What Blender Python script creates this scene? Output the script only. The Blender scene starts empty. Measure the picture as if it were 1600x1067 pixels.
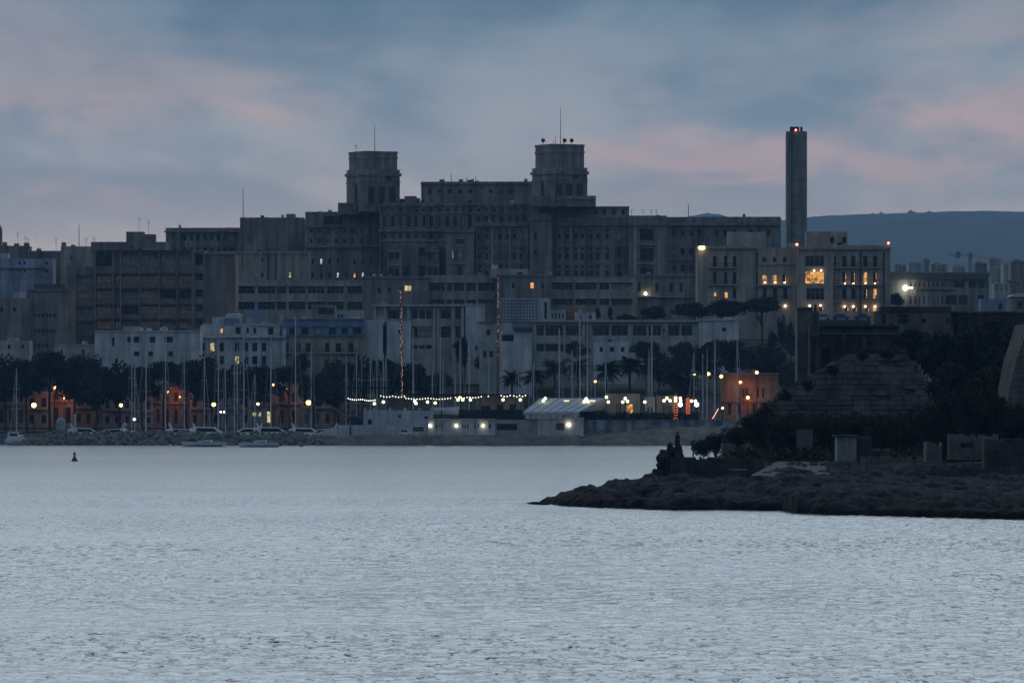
import bpy, bmesh, math, random
import numpy as np
from mathutils import Vector, Matrix, noise as mnoise
random.seed(7); rng = np.random.default_rng(7)
S = bpy.context.scene
COL = S.collection
# ------------------------------------------------------------------ camera
K = 1.125e-4          # metres per photo pixel per metre of distance (200 mm lens)
H = 7.86              # eye height over the water
HY = 630.0            # the horizon's row in the photograph
cam = bpy.data.objects.new('camera', bpy.data.cameras.new('camera')); COL.objects.link(cam); S.camera = cam
cam.location = (0, 0, H); cam.rotation_euler = (math.pi/2, 0, 0)
cam.data.sensor_width = 36; cam.data.lens = 200; cam.data.shift_y = (HY-533.5)/1600
cam.data.clip_start = 1; cam.data.clip_end = 20000
# ------------------------------------------------------------------ world: dusk sky under a broken cloud deck
W = bpy.data.worlds.new('World'); S.world = W; W.use_nodes = True
SK = (24.9, 52.2)
def world():
    nt = W.node_tree; N = nt.nodes; L = nt.links
    bg = N['Background']; bg.inputs[1].default_value = 0.1
    sky = N.new('ShaderNodeTexSky'); sky.sky_type = 'NISHITA'; sky.sun_disc = False
    sky.sun_elevation = math.radians(-2); sky.sun_rotation = 0; sky.dust_density = 1.5
    tc = N.new('ShaderNodeTexCoord'); sep = N.new('ShaderNodeSeparateXYZ'); L.new(tc.outputs['Generated'], sep.inputs[0])
    def M(op, a, b=None, c=None, clamp=False):
        n = N.new('ShaderNodeMath'); n.operation = op; n.use_clamp = clamp
        for i, v in enumerate((a, b, c)):
            if v is None: continue
            if isinstance(v, (int, float)): n.inputs[i].default_value = v
            else: L.new(v, n.inputs[i])
        return n.outputs[0]
    def ramp(v, stops, interp='EASE'):
        n = N.new('ShaderNodeValToRGB'); n.color_ramp.interpolation = interp
        e = n.color_ramp.elements
        while len(e) < len(stops): e.new(0.5)
        for q, (p, c) in zip(e, stops): q.position = p; q.color = (*c, 1) if len(c) == 3 else c
        L.new(v, n.inputs[0]); return n.outputs[0]
    def mix(f, a, b, mode='MIX'):
        n = N.new('ShaderNodeMix'); n.data_type = 'RGBA'; n.blend_type = mode
        for s, v in ((0, f), (6, a), (7, b)):
            if isinstance(v, (int, float)): n.inputs[s].default_value = v
            elif isinstance(v, tuple): n.inputs[s].default_value = (*v, 1)
            else: L.new(v, n.inputs[s])
        return n.outputs[2]
    z = M('MAXIMUM', sep.outputs[2], 0.0)
    zz = M('ADD', z, 0.055)
    u = M('DIVIDE', sep.outputs[0], zz); v = M('DIVIDE', sep.outputs[1], zz)
    def cloud(su, sv, off, detail, rough, dist=0.0):
        cb = N.new('ShaderNodeCombineXYZ')
        L.new(M('MULTIPLY', u, su), cb.inputs[0]); L.new(M('MULTIPLY', v, sv), cb.inputs[1]); cb.inputs[2].default_value = off
        n = N.new('ShaderNodeTexNoise'); n.inputs['Scale'].default_value = 1; n.inputs['Detail'].default_value = detail
        n.inputs['Roughness'].default_value = rough; n.inputs['Distortion'].default_value = dist
        L.new(cb.outputs[0], n.inputs['Vector']); return n.outputs[0]
    n1 = cloud(1.3, 0.33, SK[0], 4, 0.52, 0.4)      # the big banks
    n2 = cloud(3.4, 0.70, 9.1, 5, 0.58, 0.3)     # torn edges
    n3 = cloud(1.9, 0.62, SK[1], 5, 0.52, 0.3)     # where the last pink catches
    nb = M('ADD', M('MULTIPLY', n1, 0.68), M('MULTIPLY', n2, 0.32))
    bank = ramp(nb, [(0.41, (0, 0, 0)), (0.58, (1, 1, 1))])
    # deck colour from the horizon upwards (cloud brightness grows overhead as under any overcast)
    base = ramp(z, [(0.0, (8.2, 6.4, 5.3)), (0.026, (7.6, 6.3, 5.5)), (0.046, (4.9, 5.1, 5.3)), (0.072, (2.3, 3.2, 4.0)), (0.12, (6.0, 7.3, 8.3)), (0.30, (7.2, 8.8, 10.0)), (1.0, (3.6, 4.4, 5.4))], 'LINEAR')
    dark = mix(1.0, base, (0.54, 0.67, 0.77), 'MULTIPLY')
    deck = mix(M('MULTIPLY', bank, ramp(z, [(0.020, (0.1, 0.1, 0.1)), (0.042, (0.8,)*3), (0.055, (1, 1, 1)), (0.1, (0.9, 0.9, 0.9)), (0.3, (0.45,)*3)])), base, dark)
    pk = M('MULTIPLY', ramp(n3, [(0.49, (0, 0, 0)), (0.63, (1, 1, 1))]), ramp(z, [(0.030, (0, 0, 0)), (0.040, (1, 1, 1)), (0.050, (1, 1, 1)), (0.058, (0.35,)*3), (0.1, (0.1,)*3)]))
    deck = mix(M('MULTIPLY', pk, 0.8), deck, (6.9, 5.1, 4.8))
    # the afterglow side is brighter than the side that night comes from
    az = mix(M('MULTIPLY_ADD', sep.outputs[1], 0.5, 0.5), (0.17, 0.235, 0.34), (1.0, 1.0, 1.0))
    deck = mix(1.0, deck, az, 'MULTIPLY')
    col = mix(0.92, sky.outputs[0], deck)
    # nothing but darkness under the horizon
    L.new(col, bg.inputs[0])
world()
# ------------------------------------------------------------------ the last light of the sun, spread by cloud
sun = bpy.data.objects.new('sun', bpy.data.lights.new('sun', 'SUN')); COL.objects.link(sun)
sun.data.energy = 0.21; sun.data.angle = math.radians(40); sun.data.color = (0.80, 0.93, 1.0)
sun.rotation_euler = Vector((0, -1, -math.tan(math.radians(13)))).to_track_quat('-Z', 'Y').to_euler()
# ------------------------------------------------------------------ exposure and renderer
S.view_settings.view_transform = 'Standard'; S.view_settings.look = 'None'
S.view_settings.exposure = 0; S.view_settings.gamma = 1; S.view_settings.use_curve_mapping = False
S.render.engine = 'CYCLES'
cy = S.cycles
cy.use_denoising = True; cy.max_bounces = 5; cy.diffuse_bounces = 2; cy.glossy_bounces = 3; cy.volume_bounces = 0
cy.transmission_bounces = 3; cy.sample_clamp_indirect = 2.0; cy.sample_clamp_direct = 0; cy.caustics_reflective = False; cy.caustics_refractive = False

# ================================================================== helpers
def X(px, D): return (px-800)*K*D
def Z(py, D): return H+(HY-py)*K*D
def P(px, py, D): return Vector((X(px, D), D, Z(py, D)))

MATS = {}
def mat(name, col, rough=0.8, var=0.25, scale=0.6, bump=0.0, bscale=3.0, streak=0.0, metal=0.0, col2=None, emit=None, es=0.0, spec=0.3):
    if name in MATS: return MATS[name]
    m = bpy.data.materials.new(name); m.use_nodes = True; MATS[name] = m
    nt = m.node_tree; N = nt.nodes; L = nt.links; b = N['Principled BSDF']
    b.inputs['Roughness'].default_value = rough; b.inputs['Metallic'].default_value = metal
    b.inputs['Specular IOR Level'].default_value = spec
    tc = N.new('ShaderNodeTexCoord')
    n = N.new('ShaderNodeTexNoise'); n.inputs['Scale'].default_value = scale; n.inputs['Detail'].default_value = 6; n.inputs['Roughness'].default_value = 0.62
    L.new(tc.outputs['Object'], n.inputs['Vector'])
    r = N.new('ShaderNodeValToRGB'); e = r.color_ramp.elements
    c2 = col2 or tuple(c*(1-var) for c in col)
    e[0].position = 0.33; e[0].color = (*c2, 1); e[1].position = 0.67; e[1].color = (*[min(1, c*(1+var*0.5)) for c in col], 1)
    L.new(n.outputs[0], r.inputs[0]); out = r.outputs[0]
    if streak:
        mp = N.new('ShaderNodeMapping'); mp.inputs['Scale'].default_value = (0.9, 0.9, 0.07)
        L.new(tc.outputs['Object'], mp.inputs['Vector'])
        n2 = N.new('ShaderNodeTexNoise'); n2.inputs['Scale'].default_value = 1.0; n2.inputs['Detail'].default_value = 5
        L.new(mp.outputs[0], n2.inputs['Vector'])
        r2 = N.new('ShaderNodeValToRGB'); r2.color_ramp.elements[0].position = 0.38; r2.color_ramp.elements[1].position = 0.6
        r2.color_ramp.elements[0].color = (1-streak,)*3+(1,); r2.color_ramp.elements[1].color = (1, 1, 1, 1)
        L.new(n2.outputs[0], r2.inputs[0])
        mx = N.new('ShaderNodeMix'); mx.data_type = 'RGBA'; mx.blend_type = 'MULTIPLY'; mx.inputs[0].default_value = 1
        L.new(out, mx.inputs[6]); L.new(r2.outputs[0], mx.inputs[7]); out = mx.outputs[2]
    L.new(out, b.inputs['Base Color'])
    if bump:
        n3 = N.new('ShaderNodeTexNoise'); n3.inputs['Scale'].default_value = bscale; n3.inputs['Detail'].default_value = 5
        L.new(tc.outputs['Object'], n3.inputs['Vector'])
        bp = N.new('ShaderNodeBump'); bp.inputs['Strength'].default_value = bump; bp.inputs['Distance'].default_value = 0.2
        L.new(n3.outputs[0], bp.inputs['Height']); L.new(bp.outputs[0], b.inputs['Normal'])
    if emit:
        b.inputs['Emission Color'].default_value = (*emit, 1); b.inputs['Emission Strength'].default_value = es
    return m
def lit_mat(name, col, es, scale=1.3):
    """a lit room seen through glass: the light is uneven, furniture and curtains break it"""
    m = mat(name, (0.05, 0.04, 0.03), 0.4, emit=col, es=es)
    nt = m.node_tree; N = nt.nodes; L = nt.links; b = N['Principled BSDF']
    tc = N.new('ShaderNodeTexCoord'); n = N.new('ShaderNodeTexNoise'); n.inputs['Scale'].default_value = scale; n.inputs['Detail'].default_value = 3
    oi = N.new('ShaderNodeObjectInfo'); va = N.new('ShaderNodeVectorMath'); va.operation = 'ADD'
    L.new(tc.outputs['Object'], va.inputs[0]); L.new(oi.outputs['Location'], va.inputs[1]); L.new(va.outputs[0], n.inputs['Vector'])
    r = N.new('ShaderNodeValToRGB'); r.color_ramp.elements[0].position = 0.36; r.color_ramp.elements[1].position = 0.62
    r.color_ramp.elements[0].color = tuple(c*0.16 for c in col)+(1,); r.color_ramp.elements[1].color = (*col, 1)
    L.new(n.outputs[0], r.inputs[0]); L.new(r.outputs[0], b.inputs['Emission Color'])
    return m

class MB:
    def __init__(s): s.v = []; s.f = []; s.m = []; s.smooth = False
    def quad(s, a, b, c, d, mi=0):
        i = len(s.v); s.v += [tuple(a), tuple(b), tuple(c), tuple(d)]; s.f.append((i, i+1, i+2, i+3)); s.m.append(mi)
    def poly(s, pts, mi=0):
        i = len(s.v); s.v += [tuple(p) for p in pts]; s.f.append(tuple(range(i, i+len(pts)))); s.m.append(mi)
    def box(s, x0, x1, y0, y1, z0, z1, mi=0):
        i = len(s.v)
        s.v += [(x0,y0,z0),(x1,y0,z0),(x1,y1,z0),(x0,y1,z0),(x0,y0,z1),(x1,y0,z1),(x1,y1,z1),(x0,y1,z1)]
        for q in ((0,3,2,1),(4,5,6,7),(0,1,5,4),(1,2,6,5),(2,3,7,6),(3,0,4,7)):
            s.f.append(tuple(i+k for k in q)); s.m.append(mi)
        return s
    def prism(s, pts, y0, y1, mi=0):
        """outline in x,z (counter-clockwise seen from -y) given a thickness along y"""
        n = len(pts); i = len(s.v)
        s.v += [(p[0], y0, p[1]) for p in pts]+[(p[0], y1, p[1]) for p in pts]
        s.f.append(tuple(i+k for k in range(n))); s.m.append(mi)
        s.f.append(tuple(i+n+k for k in range(n-1, -1, -1))); s.m.append(mi)
        for k in range(n):
            k2 = (k+1) % n; s.f.append((i+k2, i+k, i+n+k, i+n+k2)); s.m.append(mi)
        return s
    def tube(s, p0, p1, r0, r1=None, n=6, mi=0, cap=True):
        p0 = Vector(p0); p1 = Vector(p1); r1 = r0 if r1 is None else r1
        d = (p1-p0)
        if d.length < 1e-6: return s
        d.normalize(); a = d.orthogonal().normalized(); b = d.cross(a)
        i = len(s.v)
        for p, r in ((p0, r0), (p1, r1)):
            for k in range(n):
                t = 2*math.pi*k/n; s.v.append(tuple(p+a*math.cos(t)*r+b*math.sin(t)*r))
        for k in range(n):
            k2 = (k+1) % n; s.f.append((i+k, i+k2, i+n+k2, i+n+k)); s.m.append(mi)
        if cap:
            s.f.append(tuple(i+k for k in range(n-1, -1, -1))); s.m.append(mi)
            s.f.append(tuple(i+n+k for k in range(n))); s.m.append(mi)
        return s
    def path(s, pts, r0, r1=None, n=6, mi=0):
        r1 = r0 if r1 is None else r1; m = len(pts)-1
        for k in range(m): s.tube(pts[k], pts[k+1], r0+(r1-r0)*k/m, r0+(r1-r0)*(k+1)/m, n, mi)
        return s
    def sphere(s, c, r, nu=10, nv=6, mi=0, sz=1.0):
        i = len(s.v); c = Vector(c)
        s.v.append(tuple(c+Vector((0, 0, -r*sz))))
        for a in range(1, nv):
            t = -math.pi/2+math.pi*a/nv
            for b in range(nu):
                q = 2*math.pi*b/nu; s.v.append((c.x+r*math.cos(t)*math.cos(q), c.y+r*math.cos(t)*math.sin(q), c.z+r*sz*math.sin(t)))
        s.v.append(tuple(c+Vector((0, 0, r*sz)))); top = len(s.v)-1
        for b in range(nu):
            b2 = (b+1) % nu; s.f.append((i, i+1+b2, i+1+b)); s.m.append(mi)
            for a in range(nv-2):
                o = i+1+a*nu; s.f.append((o+b, o+b2, o+nu+b2, o+nu+b)); s.m.append(mi)
            o = i+1+(nv-2)*nu; s.f.append((o+b, o+b2, top)); s.m.append(mi)
        return s
    def mesh(s, name, mats, smooth=False):
        me = bpy.data.meshes.new(name); me.from_pydata(s.v, [], s.f)
        for m in (mats if isinstance(mats, (list, tuple)) else [mats]): me.materials.append(m)
        if any(s.m): me.polygons.foreach_set('material_index', s.m)
        if smooth: me.polygons.foreach_set('use_smooth', [True]*len(s.f))
        me.update(); return me
    def obj(s, name, mats, parent=None, loc=(0, 0, 0), rz=0.0, smooth=False):
        return link(name, s.mesh(name, mats, smooth), parent, loc, rz)
def link(name, data, parent=None, loc=(0, 0, 0), rz=0.0, scale=None):
    o = bpy.data.objects.new(name, data); COL.objects.link(o)
    o.location = loc; o.rotation_euler = (0, 0, rz)
    if scale: o.scale = scale
    if parent: o.parent = parent
    return o
def tag(o, label, cat, group=None, kind=None):
    if label: o['label'] = label
    if cat: o['category'] = cat
    if group: o['group'] = group
    if kind: o['kind'] = kind
    return o
def thing(name, label, cat, loc, rz=0.0, group=None):
    o = link(name, None, None, loc, rz); o.empty_display_size = 0.5
    return tag(o, label, cat, group)
def copy_tree(o, parent=None):
    c = o.copy(); COL.objects.link(c)
    if parent: c.parent = parent
    for ch in o.children: copy_tree(ch, c)
    return c
ORD = ['first', 'second', 'third', 'fourth', 'fifth', 'sixth', 'seventh', 'eighth', 'ninth', 'tenth', 'eleventh', 'twelfth', 'thirteenth', 'fourteenth', 'fifteenth', 'sixteenth', 'seventeenth', 'eighteenth']
def grid_mesh(name, xs, ys, zf, m, smooth=True):
    nx, ny = len(xs), len(ys); XX, YY = np.meshgrid(xs, ys)
    ZZ = zf(XX, YY); co = np.stack([XX, YY, ZZ], -1).reshape(-1, 3)
    return np_grid(name, co, nx, ny, m, smooth)
def np_grid(name, co, nx, ny, m, smooth=True):
    me = bpy.data.meshes.new(name); me.vertices.add(len(co)); me.vertices.foreach_set('co', co.astype(np.float32).ravel())
    i = np.arange((nx-1)*(ny-1)); r = i//(nx-1); c = i % (nx-1); a = r*nx+c
    f = np.stack([a, a+1, a+nx+1, a+nx], -1).astype(np.int32)
    me.loops.add(f.size); me.loops.foreach_set('vertex_index', f.ravel())
    me.polygons.add(len(f)); me.polygons.foreach_set('loop_start', np.arange(len(f), dtype=np.int32)*4)
    me.polygons.foreach_set('loop_total', np.full(len(f), 4, np.int32))
    if smooth: me.polygons.foreach_set('use_smooth', np.ones(len(f), bool))
    me.update(calc_edges=True); me.materials.append(m); return me
def vnoise(x, y, seed=0, oct=4, gain=0.5):
    """cheap tiling-free value noise on numpy arrays"""
    out = 0; amp = 1; tot = 0
    for o in range(oct):
        xi = np.floor(x).astype(np.int64); yi = np.floor(y).astype(np.int64); fx = x-xi; fy = y-yi
        fx = fx*fx*(3-2*fx); fy = fy*fy*(3-2*fy)
        def h(a, b):
            q = (a*374761393+b*668265263+(seed+o)*1442695041) & 0x7fffffff
            q = ((q ^ (q >> 13))*1274126177) & 0x7fffffff
            return ((q ^ (q >> 16)) & 0xffff)/65535.0
        v = (h(xi, yi)*(1-fx)+h(xi+1, yi)*fx)*(1-fy)+(h(xi, yi+1)*(1-fx)+h(xi+1, yi+1)*fx)*fy
        out = out+v*amp; tot += amp; amp *= gain; x = x*2.03+17.1; y = y*2.03+9.7
    return out/tot
# ================================================================== the setting: water, land, far hills
def water_mat():
    m = bpy.data.materials.new('sea_water'); m.use_nodes = True; nt = m.node_tree; N = nt.nodes; L = nt.links; b = N['Principled BSDF']
    b.inputs['Base Color'].default_value = (0.008, 0.024, 0.048, 1); b.inputs['IOR'].default_value = 1.33
    tc = N.new('ShaderNodeTexCoord')
    def nz(sx, sy, det, rough=0.55, rot=0.15):
        mp = N.new('ShaderNodeMapping'); mp.inputs['Scale'].default_value = (sx, sy, 1); mp.inputs['Rotation'].default_value = (0, 0, rot)
        L.new(tc.outputs['Object'], mp.inputs[0]); n = N.new('ShaderNodeTexNoise'); n.inputs['Scale'].default_value = 1
        n.inputs['Detail'].default_value = det; n.inputs['Roughness'].default_value = rough; L.new(mp.outputs[0], n.inputs[0]); return n.outputs[0]
    def rng_(v, a, b_, c, d):
        r = N.new('ShaderNodeMapRange'); r.interpolation_type = 'SMOOTHSTEP'
        for i, q in enumerate((a, b_, c, d)): r.inputs[i+1].default_value = q
        L.new(v, r.inputs[0]); return r.outputs[0]
    def add(p, q, k=1.0):
        n = N.new('ShaderNodeMath'); n.operation = 'MULTIPLY_ADD'; L.new(q, n.inputs[0]); n.inputs[1].default_value = k; L.new(p, n.inputs[2]); return n.outputs[0]
    # sharp little crests on an otherwise smooth skin
    w = add(rng_(nz(1.7, 0.5, 3, 0.6), 0.55, 0.72, 0, 1), rng_(nz(3.8, 1.2, 2, 0.5, -0.2), 0.56, 0.74, 0, 1), 0.45)
    g = add(nz(0.010, 0.022, 3), nz(0.045, 0.03, 2), 0.4)
    bp = N.new('ShaderNodeBump'); bp.inputs['Distance'].default_value = 0.24
    L.new(rng_(g, 0.50, 0.86, 0.35, 1.0), bp.inputs['Strength']); L.new(w, bp.inputs['Height']); L.new(bp.outputs[0], b.inputs['Normal'])
    sp = N.new('ShaderNodeSeparateXYZ'); L.new(tc.outputs['Object'], sp.inputs[0])
    L.new(rng_(sp.outputs[1], 250, 800, 0.16, 0.34), b.inputs['Roughness'])
    return m
WATER = water_mat()
def build_water():
    # sheet of chop: real wavelets where they are large enough to see, a coarser sheet beyond
    ys = [-600.0, 0.0, 60.0, 100.0]
    y = 120.0
    while y < 520: ys.append(y); y += 0.16+0.0009*(y-120)
    while y < 1140: ys.append(y); y += 6.0
    ys = np.array(ys)
    t = np.linspace(-1, 1, 521); xs = 62*t
    xs = np.concatenate([[-3000, -1000, -300, -120], xs, [120, 300, 1000, 3000]])
    XX, YY = np.meshgrid(xs, ys)
    fade = np.clip((YY-110)/25, 0, 1)*np.clip((520-YY)/200, 0, 1)*np.clip((66-np.abs(XX))/12, 0, 1)
    gust = vnoise(XX*0.02, YY*0.012, 5, 3)
    gust = np.clip(0.72+(gust-0.42)*2.4, 0.40, 1.35)
    w1 = vnoise(XX*0.50+YY*0.1, YY*0.42, 1, 2)
    w2 = vnoise(XX*1.15, YY*0.9-XX*0.2, 2, 2)
    ridge = lambda w: 1-np.abs(2*w-1)
    hh = (0.10*(ridge(w1)**5)+0.10*ridge(w2)**5-0.04)*gust*(0.42+0.75*np.clip((YY-175)/130, 0, 1))
    co = np.stack([XX, YY, hh*fade], -1).reshape(-1, 3)
    o = link('harbour_water', np_grid('harbour_water', co, len(xs), len(ys), WATER)); tag(o, None, None, kind='structure')
build_water()

ROCK = mat('limestone_rock', (0.10, 0.095, 0.085), 0.9, 0.55, 0.35, 0.6, 2.5)
SOIL = mat('scrub_soil', (0.06, 0.06, 0.04), 0.95, 0.4, 0.2, 0.4, 1.5)
FARH = mat('far_scrub', (0.05, 0.06, 0.045), 0.95, 0.4, 0.01)
CONC = mat('concrete', (0.28, 0.27, 0.25), 0.85, 0.25, 0.5, streak=0.3)
ASPH = mat('asphalt', (0.05, 0.05, 0.05), 0.9, 0.3, 0.5)
TY = np.array([1100, 1118, 1135, 1150, 1180, 1205, 1240, 1262, 1300, 1335, 1352, 1375, 1400, 1460, 1600, 1900, 2150, 2700, 3400])
TZ = np.array([2.0, 2.3, 2.6, 4.0, 7.0, 9.0, 14.0, 17.0, 19.0, 20.0, 30.0, 34.0, 36.0, 34.0, 22.0, 44.0, 50.0, 62.0, 86.0])
def ground(x, y):
    base = np.interp(y, TY, TZ)
    side = np.clip((x-80)/15, 0, 1)*np.clip((y-1340)/20, 0, 1)*np.clip((1800-y)/200, 0, 1)*(-9.0)
    return base+side
def build_land():
    xs = np.concatenate([[-1500, -900, -500, -300], np.linspace(-200, 200, 101), [260, 400, 700, 1200]])
    ys = np.concatenate([np.linspace(1101, 1500, 80), np.linspace(1540, 3400, 22)])
    f = lambda x, y: ground(x, y)+(vnoise(x*0.05, y*0.05, 3, 3)-0.5)*1.2*np.clip((y-1136)/20, 0, 1)
    o = link('hillside', grid_mesh('hillside', xs, ys, f, SOIL)); tag(o, None, None, kind='structure')
    q = MB(); q.box(-1500, 1200, 1100, 1103, -2, 2.05); tag(q.obj('quay', CONC), None, None, kind='structure')
    q = MB(); q.box(-400, 300, 1103.2, 1116, 1.5, 2.38); tag(q.obj('promenade', ASPH), None, None, kind='structure')
    # the ridge far inland: its crest carries trees
    xs = np.linspace(-2100, 2100, 901); ys = np.concatenate([np.linspace(3380, 11000, 60), np.linspace(11020, 11700, 14)])
    def rz(x, y):
        cx = 800+x/(K*11100)
        crest = np.interp(cx, [-900, 700, 1000, 1040, 1062, 1100, 1190, 1240, 2400], [170, 280, 318, 342, 350, 330, 344, 350, 354])+(vnoise(x*0.004, x*0, 71, 3)-0.5)*16
        t = np.clip((y-3400)/7600, 0, 1); t = t*t*(3-2*t)
        return 84+(crest-84)*t+(vnoise(x*0.006, y*0.006, 11, 4)-0.5)*10*t+np.where(y > 10900, np.maximum(vnoise(x*0.022, y*0.02, 12, 4)-0.38, 0)*60+np.maximum(vnoise(x*0.07, y*0.02, 13, 3)-0.35, 0)*26, 0)
    o = link('far_ridge', grid_mesh('far_ridge', xs, ys, rz, FARH)); tag(o, None, None, kind='structure')
build_land()
# ================================================================== buildings
LIME = mat('limestone', (0.40, 0.35, 0.28), 0.9, 0.3, 0.25, streak=0.35)
LIME2 = mat('sooty_limestone', (0.29, 0.265, 0.235), 0.9, 0.35, 0.2, streak=0.45)
BROWN = mat('brown_render', (0.30, 0.25, 0.215), 0.9, 0.3, 0.25, streak=0.35)
WHITE = mat('white_render', (0.60, 0.60, 0.59), 0.85, 0.3, 0.3, streak=0.3)
PALE = mat('pale_render', (0.46, 0.45, 0.42), 0.85, 0.3, 0.25, streak=0.25)
CREAM = mat('cream_render', (0.42, 0.37, 0.29), 0.85, 0.25, 0.3, streak=0.35)
BLUEW = mat('blue_render', (0.19, 0.27, 0.40), 0.85, 0.25, 0.3, streak=0.3)
GREYB = mat('grey_blue_panel', (0.20, 0.26, 0.34), 0.6, 0.2, 0.5)
ROOF = mat('roof_felt', (0.14, 0.135, 0.125), 0.95, 0.3, 0.4)
FRAME = mat('window_frame', (0.34, 0.33, 0.31), 0.6, 0.15)
DFRAME = mat('dark_window_frame', (0.06, 0.06, 0.055), 0.6, 0.15)
GLASS = mat('dark_glass', (0.012, 0.015, 0.019), 0.12, 0.3, 0.7, spec=0.5)
CURT = mat('curtained_glass', (0.42, 0.38, 0.36), 0.35, 0.6, 0.9, spec=0.5)
SHUT = mat('dark_shutter', (0.035, 0.04, 0.035), 0.6, 0.3, 2.0)
IRON = mat('dark_iron', (0.02, 0.02, 0.022), 0.6, 0.2, metal=0.0)
STEEL = mat('galvanised_steel', (0.22, 0.23, 0.24), 0.5, 0.2, 2.0)
REDW = mat('red_paint', (0.25, 0.05, 0.04), 0.7)
LITW = lit_mat('warm_lit_room', (1.0, 0.48, 0.13), 1.1)
LITY = lit_mat('yellow_lit_room', (1.0, 0.82, 0.40), 0.9, 2.0)
LITC = lit_mat('cool_lit_room', (0.85, 0.92, 0.80), 0.9, 2.0)
LITD = lit_mat('dimly_lit_room', (0.60, 0.54, 0.55), 0.055, 3.0)
STY = {'w': (FRAME, GLASS), 'k': (DFRAME, GLASS), 'd': (DFRAME, SHUT), 'r': (FRAME, GLASS), 'c': (DFRAME, CURT), 'l': (FRAME, LITW), 'y': (FRAME, LITY), 'o': (FRAME, LITC), 'm': (DFRAME, LITD), 'h': (DFRAME, GLASS)}
WCACHE = {}
def window_mesh(w, h, st):
    w = round(w, 1); h = round(h, 1); k = (w, h, st)
    if k in WCACHE: return WCACHE[k]
    b = MB(); fr = 0.07 if st in 'kdh' else 0.09; hw = w/2
    b.quad((-hw, 0, 0), (hw, 0, 0), (hw, 0, h), (-hw, 0, h), 1)
    def bar(x0, x1, z0, z1, dp=0.08): b.box(x0, x1, -dp, -0.005, z0, z1, 0)
    bar(-hw, -hw+fr, 0, h); bar(hw-fr, hw, 0, h); bar(-hw+fr, hw-fr, 0, fr); bar(-hw+fr, hw-fr, h-fr, h)
    n = max(1, round(w/1.05)) if st in 'rcmylo' else (2 if w > 0.9 else 1)
    if st == 'd': n = 2
    for i in range(1, n):
        x = -hw+w*i/n; bar(x-0.035, x+0.035, fr, h-fr, 0.07)
    if h > 1.5 and st != 'd': bar(-hw+fr, hw-fr, h*0.68-0.03, h*0.68+0.03, 0.06)
    if st == 'h':      # a lamp glows behind one edge of a half-shuttered opening
        b.quad((hw-0.28*w, -0.02, 0.1), (hw-0.1, -0.02, 0.1), (hw-0.1, -0.02, h-0.2), (hw-0.28*w, -0.02, h-0.2), 2)
    me = b.mesh('window', list(STY[st])+([LITW] if st == 'h' else [])); WCACHE[k] = me; return me

def facade(b, W_, H_, rects, rec=0.3, mi=0, tf=None):
    """front sheet in x (0..W) and z (0..H) with real openings and reveals; tf maps (x, y, z) to the block's frame"""
    tf = tf or (lambda x, y, z: (x, y, z))
    q = lambda v: round(v, 3)
    rects = [(max(0.05, a), min(W_-0.05, c), max(0.02, d), min(H_-0.05, e), s) for a, c, d, e, s in rects]
    rects = [r for r in rects if r[1]-r[0] > 0.15 and r[3]-r[2] > 0.15]
    xs = sorted({0, q(W_)} | {q(r[0]) for r in rects} | {q(r[1]) for r in rects}); zs = sorted({0, q(H_)} | {q(r[2]) for r in rects} | {q(r[3]) for r in rects})
    ix = {v: i for i, v in enumerate(xs)}; iz = {v: i for i, v in enumerate(zs)}
    hole = np.zeros((len(zs)-1, len(xs)-1), bool)
    for r in rects: hole[iz[q(r[2])]:iz[q(r[3])], ix[q(r[0])]:ix[q(r[1])]] = True
    for j in range(len(zs)-1):
        i = 0
        while i < len(xs)-1:
            if hole[j, i]: i += 1; continue
            k = i
            while k < len(xs)-1 and not hole[j, k]: k += 1
            b.quad(tf(xs[i], 0, zs[j]), tf(xs[k], 0, zs[j]), tf(xs[k], 0, zs[j+1]), tf(xs[i], 0, zs[j+1]), mi); i = k
    for x0, x1, z0, z1, s in rects:
        b.quad(tf(x0, 0, z0), tf(x0, rec, z0), tf(x0, rec, z1), tf(x0, 0, z1), mi); b.quad(tf(x1, rec, z0), tf(x1, 0, z0), tf(x1, 0, z1), tf(x1, rec, z1), mi)
        b.quad(tf(x0, 0, z0), tf(x1, 0, z0), tf(x1, rec, z0), tf(x0, rec, z0), mi); b.quad(tf(x0, rec, z1), tf(x1, rec, z1), tf(x1, 0, z1), tf(x0, 0, z1), mi)
    return rects

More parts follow.
